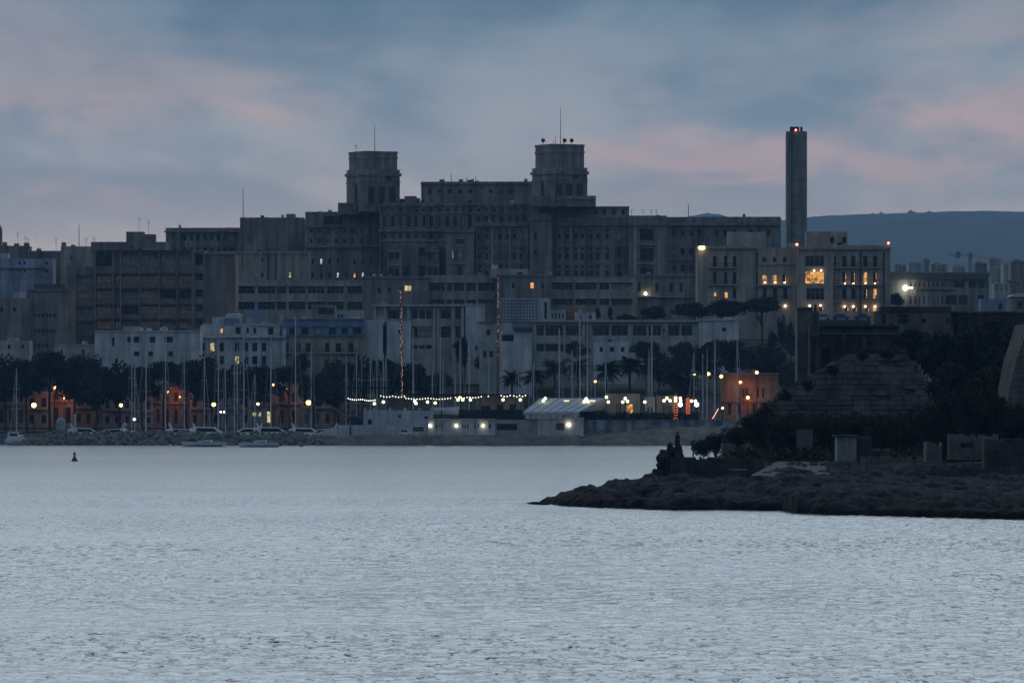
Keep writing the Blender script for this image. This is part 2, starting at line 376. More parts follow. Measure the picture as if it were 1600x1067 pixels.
class Block:
    """one box-shaped volume of a building, its front given by photo columns and rows at distance D"""
    def __init__(s, root, name, px0, px1, py0, py1, D, depth, m, wins=(), yaw=0.0, rec=0.3, parapet=0.25, wname='window', slope=0.0, roof=True):
        s.root = root; s.D = D; s.c, s.s = math.cos(yaw), math.sin(yaw); s.yaw = yaw
        pc = (px0+px1)/2; s.Xc = X(pc, D); s.z0 = Z(py1, D); s.H = Z(py0, D)-s.z0
        s.x0, s.x1 = s.lx(px0), s.lx(px1); s.W = s.x1-s.x0; s.dep = depth
        loc = Vector((s.Xc, D, s.z0))-(root.location if root else Vector())
        b = MB(); x0 = s.x0; x1 = s.x1; h = s.H
        rects = [(s.lx(a)-x0, s.lx(c)-x0, s.lz(e), s.lz(d), st) for a, c, d, e, st in wins]
        rects = facade(b, s.W, h, rects, rec, 0, lambda x, y, z: (x+x0, y, z))
        b.quad((x1, 0, 0), (x1, depth, 0), (x1, depth, h), (x1, 0, h)); b.quad((x0, depth, 0), (x0, 0, 0), (x0, 0, h), (x0, depth, h))
        b.quad((x1, depth, 0), (x0, depth, 0), (x0, depth, h), (x1, depth, h))
        rf = h-0.9 if h > 4 and parapet else h
        if rf < h:      # a parapet round a sunken roof
            t = parapet
            b.quad((x0, 0, h), (x1, 0, h), (x1, t, h), (x0, t, h)); b.quad((x0, depth-t, h), (x1, depth-t, h), (x1, depth, h), (x0, depth, h))
            b.quad((x0, t, h), (x0+t, t, h), (x0+t, depth-t, h), (x0, depth-t, h)); b.quad((x1-t, t, h), (x1, t, h), (x1, depth-t, h), (x1-t, depth-t, h))
            b.quad((x1-t, t, rf), (x0+t, t, rf), (x0+t, t, h), (x1-t, t, h)); b.quad((x0+t, depth-t, rf), (x1-t, depth-t, rf), (x1-t, depth-t, h), (x0+t, depth-t, h))
            b.quad((x0+t, t, rf), (x0+t, depth-t, rf), (x0+t, depth-t, h), (x0+t, t, h)); b.quad((x1-t, depth-t, rf), (x1-t, t, rf), (x1-t, t, h), (x1-t, depth-t, h))
            b.quad((x0+t, t, rf), (x1-t, t, rf), (x1-t, depth-t, rf), (x0+t, depth-t, rf), 1)
        else: b.quad((x0, 0, h), (x1, 0, h), (x1, depth, h), (x0, depth, h), 1)
        s.o = b.obj(name, [m, ROOF], root, loc, yaw); s.m = m
        vr = random.Random(int(px0*13+py0))
        if roof and parapet and h > 4 and s.W > 6 and depth > 5:
            for i in range(int(s.W/5)):
                w = vr.uniform(0.5, 1.3); x = vr.uniform(x0+1.2, x1-1.2); y = vr.uniform(1.5, min(depth-1.5, 5)); u = MB()
                if vr.random() < 0.5: u.box(x-w/2, x+w/2, y, y+0.8, rf+0.004, rf+vr.uniform(0.8, 1.7))
                else: u.tube((x, y, rf+0.004), (x, y, rf+vr.uniform(1.0, 1.7)), w*0.45, n=9)
                u.obj('roof_unit', vr.choice([m, WHITE, STEEL, IRON]), s.o)
        for a, c, d, e, st in rects:
            if st == 'k' and c-a < 2.2: st = vr.choice('kkkkkkkwwcd')
            link(wname, window_mesh(c-a, e-d, st), s.o, (x0+(a+c)/2, rec-0.01, d))
    def lx(s, px):
        t = (px-800)*K; return (t*s.D-s.Xc)/(s.c-t*s.s)
    def lz(s, py): return Z(py, s.D)-s.z0
    def trim(s, name, px0, px1, py0, py1, out, m=None, back=0.0):
        b = MB().box(s.lx(px0), s.lx(px1), -out, -0.004 if back == 0 else back, s.lz(py1), s.lz(py0)); return b.obj(name, m or s.m, s.o)
    def balcony(s, px0, px1, py, out=1.1, railh=1.0):
        x0, x1, z = s.lx(px0), s.lx(px1), s.lz(py)
        o = s.trim('balcony', px0, px1, py, py+1.6, out)
        b = MB(); n = max(3, int((x1-x0)/0.35))
        b.box(x0+0.03, x1-0.03, -out+0.03, -out+0.08, z+railh-0.06, z+railh); b.box(x0+0.03, x0+0.08, -out+0.08, -0.01, z+railh-0.06, z+railh); b.box(x1-0.08, x1-0.03, -out+0.08, -0.01, z+railh-0.06, z+railh)
        for i in range(n+1):
            x = x0+0.05+(x1-x0-0.1)*i/n; b.box(x-0.035, x+0.035, -out+0.035, -out+0.075, z+0.003, z+railh-0.06)
        b.obj('railing', IRON, s.o)
    def roofbox(s, name, px0, px1, py0, yoff, dep, m=None, z=None):
        rf = s.H-0.9 if s.H > 4 else s.H
        b = MB().box(s.lx(px0), s.lx(px1), yoff, yoff+dep, rf+0.004, s.lz(py0)); return b.obj(name, m or s.m, s.o)
    def antenna(s, px, py, yoff=2.0, kind='tv'):
        x = s.lx(px); z = s.lz(py); b = MB(); r = 0.05 if kind == 'tv' else 0.11
        b.tube((x, yoff, s.H-0.9), (x, yoff, z), r, r*0.6, 5)
        if kind == 'tv':
            for k in range(3): b.tube((x-0.5+0.1*k, yoff, z-0.15-0.3*k), (x+0.5-0.1*k, yoff, z-0.15-0.3*k), 0.03, n=4)
        b.obj('antenna', IRON, s.o)
    def tank(s, px, r=0.65, h=1.3, yoff=2.5, m=None):
        x = s.lx(px); b = MB().tube((x, yoff, s.H-0.88), (x, yoff, s.H-0.9+h), r, r*0.96, 10); b.tube((x, yoff, s.H-0.9+h), (x, yoff, s.H-0.78+h), r*0.7, r*0.3, 10)
        b.obj('water_tank', m or WHITE, s.o)
def G(cols, rows, st, over=None):
    over = over or {}
    return [(a, b, c, d, over.get((i, j), st)) for j, (c, d) in enumerate(rows) for i, (a, b) in enumerate(cols) if over.get((i, j), st) != '-']
def C(start, step, w, n): return [(start+i*step, start+i*step+w) for i in range(n)]
def bld(name, label, cat, px, D, py, group=None): return thing(name, label, cat, P(px, py, D), group=group)

# ---------------------------------------------------------------- the hospital on the hill
def hospital():
    R = bld('hospital', 'long sooty limestone hospital with two square towers crowning the hill', 'hospital', 740, 1380, 440)
    Q = lambda n, a, b, c, d, D, dep, w=(), **k: Block(R, n, a, b, c, d, D, dep, k.pop('m', LIME2), w, **k)
    YA = -0.10
    a = Q('wing', 259, 374, 356, 440, 1412, 16, G(C(286, 10.5, 5, 8), [(366, 376), (386, 397)], 'k'), yaw=YA)
    a.trim('cornice', 257, 375, 360.5, 363, 0.7); a.trim('pilaster', 277, 282, 363, 440, 0.5)
    a = Q('stair_block', 375, 474, 340, 440, 1398, 14, G([(399, 403), (430, 434), (446, 450)], [(400, 406)], 'k'))
    a.roofbox('lift_house', 446, 460, 333.5, 4, 5); a.antenna(379, 294, 3, 'mast'); a.tank(415, 0.5, 1.0)
    a = Q('wing', 477, 602, 331, 440, 1392, 16, G([(507, 535)], [(338, 351)], 'k')+G(C(484, 13, 5, 9), [(358, 364)], 'k')+G(C(484, 13, 4.5, 9), [(373, 380)], 'k')+G(C(487, 13, 3.6, 9), [(404, 413), (426, 434)], 'k', {(1, 0): 'o', (3, 1): 'o', (5, 1): 'l', (6, 1): 'o'}), yaw=-0.04)
    a.trim('cornice', 476, 560, 352.5, 355, 0.6); a.trim('cornice', 476, 602, 384, 387, 0.7); a.trim('pilaster', 560, 563, 338, 352, 0.4)
    # west tower: plinth, shaft, set-back crown; the near corner turns a narrow left face and a wider right one
    def tower(pc, zt_plinth, w_sh, y_sh, w_cr, y_cr, yb, D):
        th = math.radians(27)
        root = R
        def sq(name, wpx, y0, y1, m=LIME2):
            Wm = wpx*K*D/(math.cos(th)+math.sin(th)); b = MB()
            h = Z(y0, D)-Z(y1, D); hw = Wm/2; b.box(-hw, hw, -hw, hw, 0, h)
            return b.obj(name, [m], R, Vector((X(pc, D), D, Z(y1, D)))-R.location, th), hw, h
        sh, hw, h = sq('tower_shaft', w_sh, y_sh, yb)
        cr, hc, hh = sq('tower_crown', w_cr, y_cr, y_sh)
        for z, t, e in ((h-1.6, 0.7, 0.35), (h-3.2, 0.3, 0.15)):
            MB().box(-hw-e, hw+e, -hw-e, hw+e, z, z+t).obj('cornice', LIME2, sh)
        MB().box(-hc-0.15, hc+0.15, -hc-0.15, hc+0.15, hh*0.62, hh*0.70).obj('cornice', LIME2, cr)
        MB().box(-hc-0.12, hc+0.12, -hc-0.12, hc+0.12, hh-0.5, hh+0.05).obj('coping', LIME2, cr)
        for k in range(3):       # blind openings of the front face
            w = hw*0.26; x = (k-1)*hw*0.58
            link('window', window_mesh(w*1.3, h*0.42, 'k'), sh, (x, -hw-0.03, h*0.18))
            MB().box(x-w*0.9, x+w*0.9, -hw-0.25, -hw-0.004, h*0.14, h*0.175).obj('sill', LIME2, sh)
        link('window', window_mesh(1.4, 1.4, 'k'), sh, (hw*0.35, -hw-0.03, h*0.7))
        # tall arched niche with its column in the left face
        n = MB(); zz = [(-1.5, h*0.12), (1.5, h*0.12), (1.5, h*0.62), (1.05, h*0.70), (0, h*0.74), (-1.05, h*0.70), (-1.5, h*0.62)]
        n.prism(zz, -0.06, 0); o = n.obj('niche', DFRAME, sh, (-hw, 0, 0), -math.pi/2)
        MB().tube((-hw-0.25, 0, h*0.14), (-hw-0.25, 0, h*0.62), 0.42, 0.38, 8).obj('column', LIME, sh)
        MB().box(-hw-0.7, -hw-0.01, -2.0, 2.0, h*0.06, h*0.12).obj('niche_sill', LIME2, sh)
        return sh, cr, hc, hh
    a = Q('tower_plinth', 528, 600, 317, 335, 1386, 14); a.trim('pilaster', 540, 546, 318, 330, 0.3); a.trim('pilaster', 556, 562, 318, 330, 0.3)
    sh, cr, hc, hh = tower(583, 316, 84, 266, 76, 238, 332, 1389)
    MB().tube((0.4, 0, hh), (0.4, 0, hh+6.6), 0.10, 0.05, 5).obj('antenna', IRON, cr)
    MB().tube((-3.4, 2.5, hh), (-3.4, 2.5, hh+1.8), 0.06, 0.05, 5).tube((-3.9, 2.5, hh+1.7), (-2.9, 2.5, hh+1.5), 0.04).tube((-3.7, 2.5, hh+1.2), (-3.1, 2.5, hh+1.3), 0.04).obj('antenna', IRON, cr)
    sh, cr, hc, hh = tower(874.5, 306, 86, 263, 76, 227, 325, 1374)
    MB().tube((0.2, 0, hh), (0.2, 0, hh+9.0), 0.10, 0.05, 5).obj('antenna', IRON, cr)
    for x, y, hgt in ((-0.9, 0.4, 2.5), (1.1, 0.3, 2.2), (-2.2, -1.0, 1.0)): MB().tube((x, y, hh), (x, y, hh+hgt), 0.06, 0.05, 5).obj('antenna', IRON, cr)
    for x, y in ((-hc+0.6, 1.5), (2.6, -1.2), (0.9, -0.8)):
        d = MB(); d.tube((x, y, hh), (x, y, hh+1.0), 0.07); d.tube((x-0.1, y-0.3, hh+1.1), (x, y-0.05, hh+1.12), 0.5, 0.3, 10); d.obj('radio_dish', IRON, cr)
    a = Q('tower_plinth', 831, 890, 306.5, 322, 1368, 12); a = Q('tower_plinth', 885, 931, 306, 323, 1366, 14); a.trim('cornice', 884, 931.5, 308, 311, 0.35, LIME)
    # ranges between and below the towers
    a = Q('rear_block', 658, 838, 284, 335, 1408, 20, G(C(668, 16, 6, 9), [(296, 303)], 'k'), yaw=-0.05); a.trim('cornice', 657, 838, 286, 288.5, 0.4); a.roofbox('roof_vent', 716, 722, 279.5, 3, 1.5); a.roofbox('roof_vent', 818, 823, 279, 3, 1.5, CONC)
    for px, py in ((704, 270), (728, 277), (742, 276)): a.antenna(px, py, 3, 'mast')
    a = Q('upper_range', 593, 836, 317, 440, 1384, 14, G(C(599, 12.2, 5.2, 19), [(326, 330.5)], 'k')+G(C(599, 12.2, 4.6, 19), [(338, 354)], 'k')+G(C(599, 12.2, 4.6, 19), [(366, 372.5)], 'k')+G(C(606, 24, 10, 4), [(387, 400), (416, 430)], 'k', {(1, 0): '-', (3, 0): '-'}), yaw=-0.04)
    a.trim('cornice', 592, 836, 319, 322, 0.5); a.trim('cornice', 592, 836, 333, 334.6, 0.3); a.trim('cornice', 592, 836, 358.5, 362, 0.8); a.trim('string_course', 592, 836, 375, 377, 0.3, LIME)
    for px in (597, 672, 733): a.trim('drainpipe', px-0.8, px+0.8, 322, 436, 0.25, IRON)
    for i in range(20): a.trim('pilaster', 595+12.2*i, 597.3+12.2*i, 335, 357, 0.35)
    a.roofbox('roof_hut', 631, 649, 306, 2, 4); a.roofbox('roof_hut', 596, 630, 309.5, 5, 3, BLUEW); a.roofbox('roof_hut', 649, 655, 309, 3, 2)
    a = Q('stair_bay', 697, 741, 358, 445, 1376, 8, G([(713, 725)], [(374, 381)], 'k')+G([(714.5, 722.5)], [(387.5, 405)], 'c')+G([(715, 722)], [(417, 430)], 'k')+[(706.5, 708.5, 390, 404, 'o')]); a.trim('cornice', 696, 742, 360, 363, 0.5)
    a.trim('sill', 711, 726, 410, 413, 0.5, LIME)
    for (px0, px1, D) in ((605, 628, 1381), (665, 686, 1381)):
        a = Q('oriel_bay', px0, px1, 383, 440, D, 4, G([(px0+3, px0+10), (px0+12, px0+19)], [(396, 405), (420, 431)], 'k')); a.trim('string_course', px0-0.5, px1+0.5, 391, 393.5, 0.25, LIME); a.trim('string_course', px0-0.5, px1+0.5, 413, 415.5, 0.25, LIME)
    rows = [(358, 361.5), (365, 374), (386.5, 391), (395, 406), (415, 419.5), (423, 431)]
    a = Q('window_range', 743, 834, 347, 445, 1378, 10, G(C(747, 10.8, 4.8, 8), rows, 'k'), yaw=-0.03); a.trim('cornice', 742, 834, 349, 354, 0.8)
    for i in range(4): a.trim('pilaster', 768+27*i, 771+27*i, 356, 440, 0.3, LIME)
    for y in (381, 410): a.trim('string_course', 743, 834, y, y+1.5, 0.25, LIME)
    a = Q('corner_pier', 828, 862, 334, 445, 1371, 10, G([(834, 839)], [(364, 374), (390, 398)], 'k')); a.trim('cornice', 827, 862.5, 340, 344, 0.5)
    a = Q('attic', 832, 983, 322.5, 345, 1380, 12, G(C(843, 14.2, 5.2, 10), [(328, 336)], 'k', {(2, 0): '-', (3, 0): '-'}), parapet=0, m=LIME); a.trim('cornice', 832, 983.5, 323, 325, 0.4); a.trim('panel', 862, 895, 324.5, 338, 0.25, CREAM)
    cols = [(871, 876.5), (883, 888.5), (897, 902.5), (907, 912.5), (920.5, 926), (931, 936.5), (946, 951.5)]
    a = Q('window_range', 862, 998, 340, 448, 1374, 12, G(cols, rows, 'k')+G([(963.5, 971)], [(360, 376), (386, 403), (413, 421), (424, 431)], 'k')); a.trim('cornice', 861, 999, 349, 353, 0.7)
    for px in (868, 892, 916, 958): a.trim('pilaster', px-1.5, px+1.5, 354, 440, 0.3, LIME)
    for px in (868.5, 916.5): a.trim('drainpipe', px-1, px+0.6, 350, 442, 0.45, IRON)
    for y in (382, 410.5): a.trim('string_course', 862, 998, y, y+1.3, 0.22, LIME)
    a = Q('loggia_bay', 982, 1042, 337, 450, 1371, 10, G([(1000, 1021)], [(358, 376), (388, 407), (419, 428)], 'k'), rec=1.4); a.trim('cornice', 981, 1042.5, 349, 352.5, 0.6)
    for y in (381, 411): a.trim('string_course', 996, 1025, y, y+2.5, 0.5, LIME)
    for px in (992, 1030): a.trim('pilaster', px-3, px+3, 354, 432, 0.3, LIME)
    for px in (987, 1005, 1018, 1026): a.antenna(px, 327, 2)
    a = Q('east_wing', 1042, 1219, 339, 455, 1384, 14, G(C(1050, 13.4, 6, 12), [(359, 369), (388, 398), (414, 424)], 'k', {(8, 0): '-'}), yaw=-0.07); a.trim('cornice', 1041, 1220.5, 348, 352.5, 0.9); a.trim('string_course', 1042, 1219, 404, 406, 0.3, LIME)
    a.trim('drainpipe', 1091, 1092.6, 352, 450, 0.3, IRON); a.antenna(1075, 317, 3, 'mast')
    # terraces below: long ward blocks with ribbon windows
    rb = [(447.5, 459), (472, 484)]
    a = Q('ward_block', 322, 482, 393, 520, 1352, 14, G([(377, 380.5)], [(400, 416)], 'm')+[(451, 455, 425.5, 434, 'y'), (408, 411.5, 403, 409, 'k'), (408, 411.5, 426, 433, 'k'), (365.5, 369, 402, 409, 'k'), (365.5, 369, 427, 434, 'k')], m=LIME); a.trim('cornice', 321, 482, 394, 396.5, 0.3); a.roofbox('roof_hut', 383, 398, 378, 3, 4, CONC)
    a.trim('drainpipe', 418, 419.5, 396, 440, 0.25, IRON); a.trim('drainpipe', 430, 431.5, 396, 440, 0.25, IRON)
    segs = [(372, 398), (403, 430), (433, 447), (451, 477), (481, 507), (511, 537), (543, 568)]
    a = Q('ribbon_block', 368, 572, 438, 520, 1340, 10, G(segs, rb, 'r'), rec=0.8, m=LIME)
    for s0, s1 in segs:
        for y in (445, 469.5): a.trim('lintel', s0-0.6, s1+0.6, y, y+1.8, 0.35, PALE)
    a = Q('ward_block', 566, 670, 432, 520, 1337, 12, [(632, 643, 446, 455, 'y'), (660, 661.6, 448, 453, 'o'), (590, 595, 450, 458, 'k'), (606, 611, 450, 458, 'k')], m=BROWN); a.trim('cornice', 565, 671, 433, 435, 0.3)
    segs = [(669, 695), (698, 706), (709, 725), (729, 744), (747, 774)]
    a = Q('ribbon_block', 664, 779, 430, 520, 1342, 10, G(segs, [(442, 455), (468, 475)], 'r'), rec=0.8, m=LIME)
    for s0, s1 in segs: a.trim('lintel', s0-0.6, s1+0.6, 439.5, 441.4, 0.35, PALE)
    a = Q('ward_block', 776, 862, 429, 520, 1336, 12, [(828, 834.5, 441, 451, 'l'), (800, 804, 442, 450, 'k'), (846, 850, 443, 451, 'k')], m=LIME2); a.trim('cornice', 775, 863, 430, 432, 0.3); a.roofbox('roof_hut', 766, 826, 420, 3, 5, PALE); a.roofbox('roof_hut', 768, 778, 413, 4, 3, WHITE); a.roofbox('roof_hut', 858, 862.5, 424, 2, 2, WHITE)
    segs = [(862, 895), (899, 932), (937, 952), (956, 988)]
    a = Q('ribbon_block', 858, 996, 433, 520, 1342, 10, G(segs, [(442, 453), (467, 477)], 'r', {(3, 0): 'c'}), rec=0.8, m=LIME)
    for s0, s1 in segs:
        for y in (439.8, 464.8): a.trim('lintel', s0-0.6, s1+0.6, y, y+1.6, 0.35, PALE)
    a = Q('ward_block', 994, 1092, 428, 520, 1346, 12, G([(996, 1001), (1024, 1029), (1046, 1051), (1062, 1067), (1080, 1084)], [(442, 456)], 'k'), m=LIME2); a.trim('ledge', 994, 1092, 463, 465, 0.7, LIME); a.trim('cornice', 993, 1092, 430, 432.5, 0.4)
    # flood lamp on the end wall
    fl = MB(); fl.sphere((a.lx(1008.5), -0.5, a.lz(459)), 0.32, 8, 6); fl.obj('flood_lamp', mat('cool_lamp', (0.2, 0.2, 0.2), emit=(1.0, 0.97, 0.72), es=14), a.o)
hospital()
def chimney():
    D = 1452; R = bld('boiler_chimney', 'tall square concrete chimney standing right of the hospital', 'chimney', 1245, D, 460)
    def B_(name, a, b, y0, y1, m, dep, yo=0.0):
        o = MB().box(X(a, D), X(b, D), D+yo, D+yo+dep, Z(y1, D), Z(y0, D)).obj(name, m, R, -R.location); return o
    s = B_('shaft', 1229, 1261, 205.5, 470, CONC, 5.2)
    for i in range(11): y = 216+i*22; MB().box(X(1228.8, D), X(1261.2, D), D-0.03, D+5.23, Z(y+0.5, D), Z(y-0.2, D)).obj('joint', ROOF, s)
    ld = MB(); xl = X(1238, D)
    for q in (-0.25, 0.25): ld.box(xl+q-0.04, xl+q+0.04, D-0.35, D-0.27, Z(445, D), Z(206, D))
    for i in range(70): z = Z(445, D)+(Z(206, D)-Z(445, D))*i/70; ld.box(xl-0.21, xl+0.21, D-0.33, D-0.29, z, z+0.05)
    ld.obj('ladder', IRON, R, -R.location)
    B_('flue', 1235, 1249, 198, 205.5, IRON, 2.4, 1.2); B_('flue', 1251, 1254.5, 198, 205.5, IRON, 1.2, 1.2)
    MB().sphere(P(1243.5, 203.6, D-0.2)-R.location, 0.28, 8, 6).obj('warning_lamp', mat('red_lamp', (0.2, 0.02, 0.02), emit=(1.0, 0.16, 0.10), es=7), R)
chimney()
# ---------------------------------------------------------------- buildings of the waterfront
def offices():
    R = bld('office_block', 'brown six storey office block with rows of pinkish strip windows', 'building', 220, 1245, 545)
    bays = [(150, 174.5), (180, 187), (190, 217), (219.5, 247), (251, 275), (279, 298)]
    row = [(431, 443), (454, 467), (479, 491), (502, 514), (525, 536)]
    random.seed(3); ov = {(i, j): random.choice('cmmcmmk') for i in range(7) for j in range(5)}
    a = Block(R, 'front_block', 146, 319, 391, 560, 1245, 14, BROWN, G(bays, [(397, 416)], 'c', {(0, 0): 'k', (1, 0): '-', (2, 0): 'c'})+G(bays, row, 'c', {k: v for k, v in ov.items() if k[0] < 6})+G([(305, 317)], [(397, 414), (427, 438), (452, 464), (475, 487), (497, 512)], 'k'), rec=0.9)
    for i, (c, d) in enumerate([(395, 396)]+row): a.trim('sun_shade', 149, 299, c-4, c-1.8, 0.7, mat('rust_band', (0.11, 0.06, 0.05), 0.9, 0.3))
    for x in (148.5, 177.5, 188.5, 218.3, 249, 277, 301): a.trim('fin', x-1, x+1, 393, 545, 0.75)
    a.trim('coping', 145, 320, 391, 393.5, 0.4)
    b = Block(R, 'side_block', 103, 147, 416, 560, 1245.5, 14, BROWN, G([(119, 145.5)], row, 'c', {(0, 1): 'm'}), rec=0.9); b.trim('fin', 116, 118.5, 418, 545, 0.7)
    c = Block(R, 'end_wall', 319, 368, 396, 560, 1247, 14, BROWN, [(321, 324, 404, 412, 'k')]); c.trim('coping', 318.6, 369, 396, 398, 0.3)
    d = Block(R, 'roof_house', 142, 260, 378, 396, 1256, 8, LIME2, G([(205, 208)], [(383, 389)], 'k'), parapet=0)
    d.roofbox('lift_house', 197, 224, 362, 0.3, 5, LIME2); d.roofbox('lift_house', 224.2, 242, 366, 0.3, 5, BROWN)
    for px, py in ((216.5, 339), (231, 344), (189, 383), (146, 370)): d.antenna(px, py, 2)
offices()
def old_left():
    R = bld('dark_tenement', 'dark brown tenement with small window rows at left edge', 'building', 50, 1225, 545)
    a = Block(R, 'front_block', -40, 48, 466, 560, 1225, 12, LIME2, G(C(-20, 20, 5, 3), [(480, 488)], 'k'))
    b = Block(R, 'side_block', 44, 112, 452, 560, 1228, 12, BROWN, G(C(53, 6, 4, 6), [(490, 496), (514, 520), (537, 543)], 'k')); b.trim('coping', 43, 112, 453, 455, 0.3)
    b.roofbox('shed', 52, 100, 443, 2, 5, ROOF); a.roofbox('shed', 20, 40, 457, 2, 4, WHITE)
    R = bld('white_terrace_house', 'low bluish white flat roofed house at left behind tenement', 'house', 40, 1262, 440)
    a = Block(R, 'front_block', -30, 82, 404, 470, 1262, 10, mat('bluish_white', (0.38, 0.42, 0.50), 0.85, 0.3, 0.3, streak=0.4), G([(29, 32), (37, 40), (70, 75)], [(408, 413), (421, 426)], 'k')); a.trim('ledge', -30, 70, 417, 419, 0.6); a.roofbox('roof_room', -30, 12, 396, 1, 4, WHITE)
    R = bld('rooftop_town_house', 'row of old flat roofed houses with many antennas, far left skyline', 'house', 90, 1330, 420)
    a = Block(R, 'left_house', -40, 44, 384, 450, 1335, 10, LIME2); b = Block(R, 'middle_house', 43, 100, 392, 450, 1338, 10, LIME2); c = Block(R, 'right_house', 95, 150, 385, 450, 1331, 10, LIME, G([(110, 113)], [(400, 406)], 'k'))
    a.roofbox('roof_room', 3, 9, 378, 2, 2); a.roofbox('roof_room', 21, 28, 380, 2, 2); a.roofbox('roof_room', 36, 44, 379, 2, 2); c.roofbox('roof_room', 95.5, 102, 378.5, 1, 2)
    for px, py in ((26, 363), (38, 368), (44.5, 372), (51, 372)): a.antenna(px if px < 44 else 42, py, 3)
    b.antenna(86, 372, 3); b.antenna(58, 386, 3); c.antenna(122, 350, 3, 'mast'); c.antenna(133, 371, 3)
    R = bld('domed_church_corner', 'dark church turret cut by left edge of the picture', 'church', 0, 1345, 420)
    a = Block(R, 'turret', -20, 1.5, 358, 450, 1345, 4, LIME2); MB().sphere((a.lx(-8), 2, a.H), 1.5, 10, 6).obj('dome', LIME2, a.o)
    # low white houses in front
    R = bld('white_villa', 'plain white house with square dark windows above the trees', 'house', 200, 1168, 580)
    a = Block(R, 'main_block', 148, 312, 517, 600, 1168, 11, WHITE, G([(199, 204), (209, 217.5), (234, 242.5), (256, 270)], [(526, 535)], 'd')+G([(209, 217.5), (232, 239), (263, 270)], [(549, 556.5)], 'd')+[(175, 179, 527, 541, 'k'), (180, 184, 560, 570, 'd')]); a.trim('coping', 147.5, 312.5, 516.6, 518.6, 0.2)
    a.roofbox('roof_room', 190, 218, 510, 3, 4, PALE); a.tank(255, 0.8, 1.6); a.tank(232); a.antenna(240, 498)
    b = Block(R, 'low_block', 86, 149, 538, 600, 1170, 8, PALE, G([(95, 98), (128, 132)], [(546, 553)], 'd')); b.trim('coping', 85.5, 148.5, 537.5, 539.3, 0.2)
    R = bld('garden_wall_house', 'low grey house with ledge at far left above dark trees', 'house', 20, 1175, 570)
    a = Block(R, 'front_block', -60, 46, 532, 590, 1175, 8, PALE, G([(12, 16), (34, 37)], [(538, 545)], 'd')); a.roofbox('roof_room', 12, 26, 527, 2, 3, PALE)
old_left()
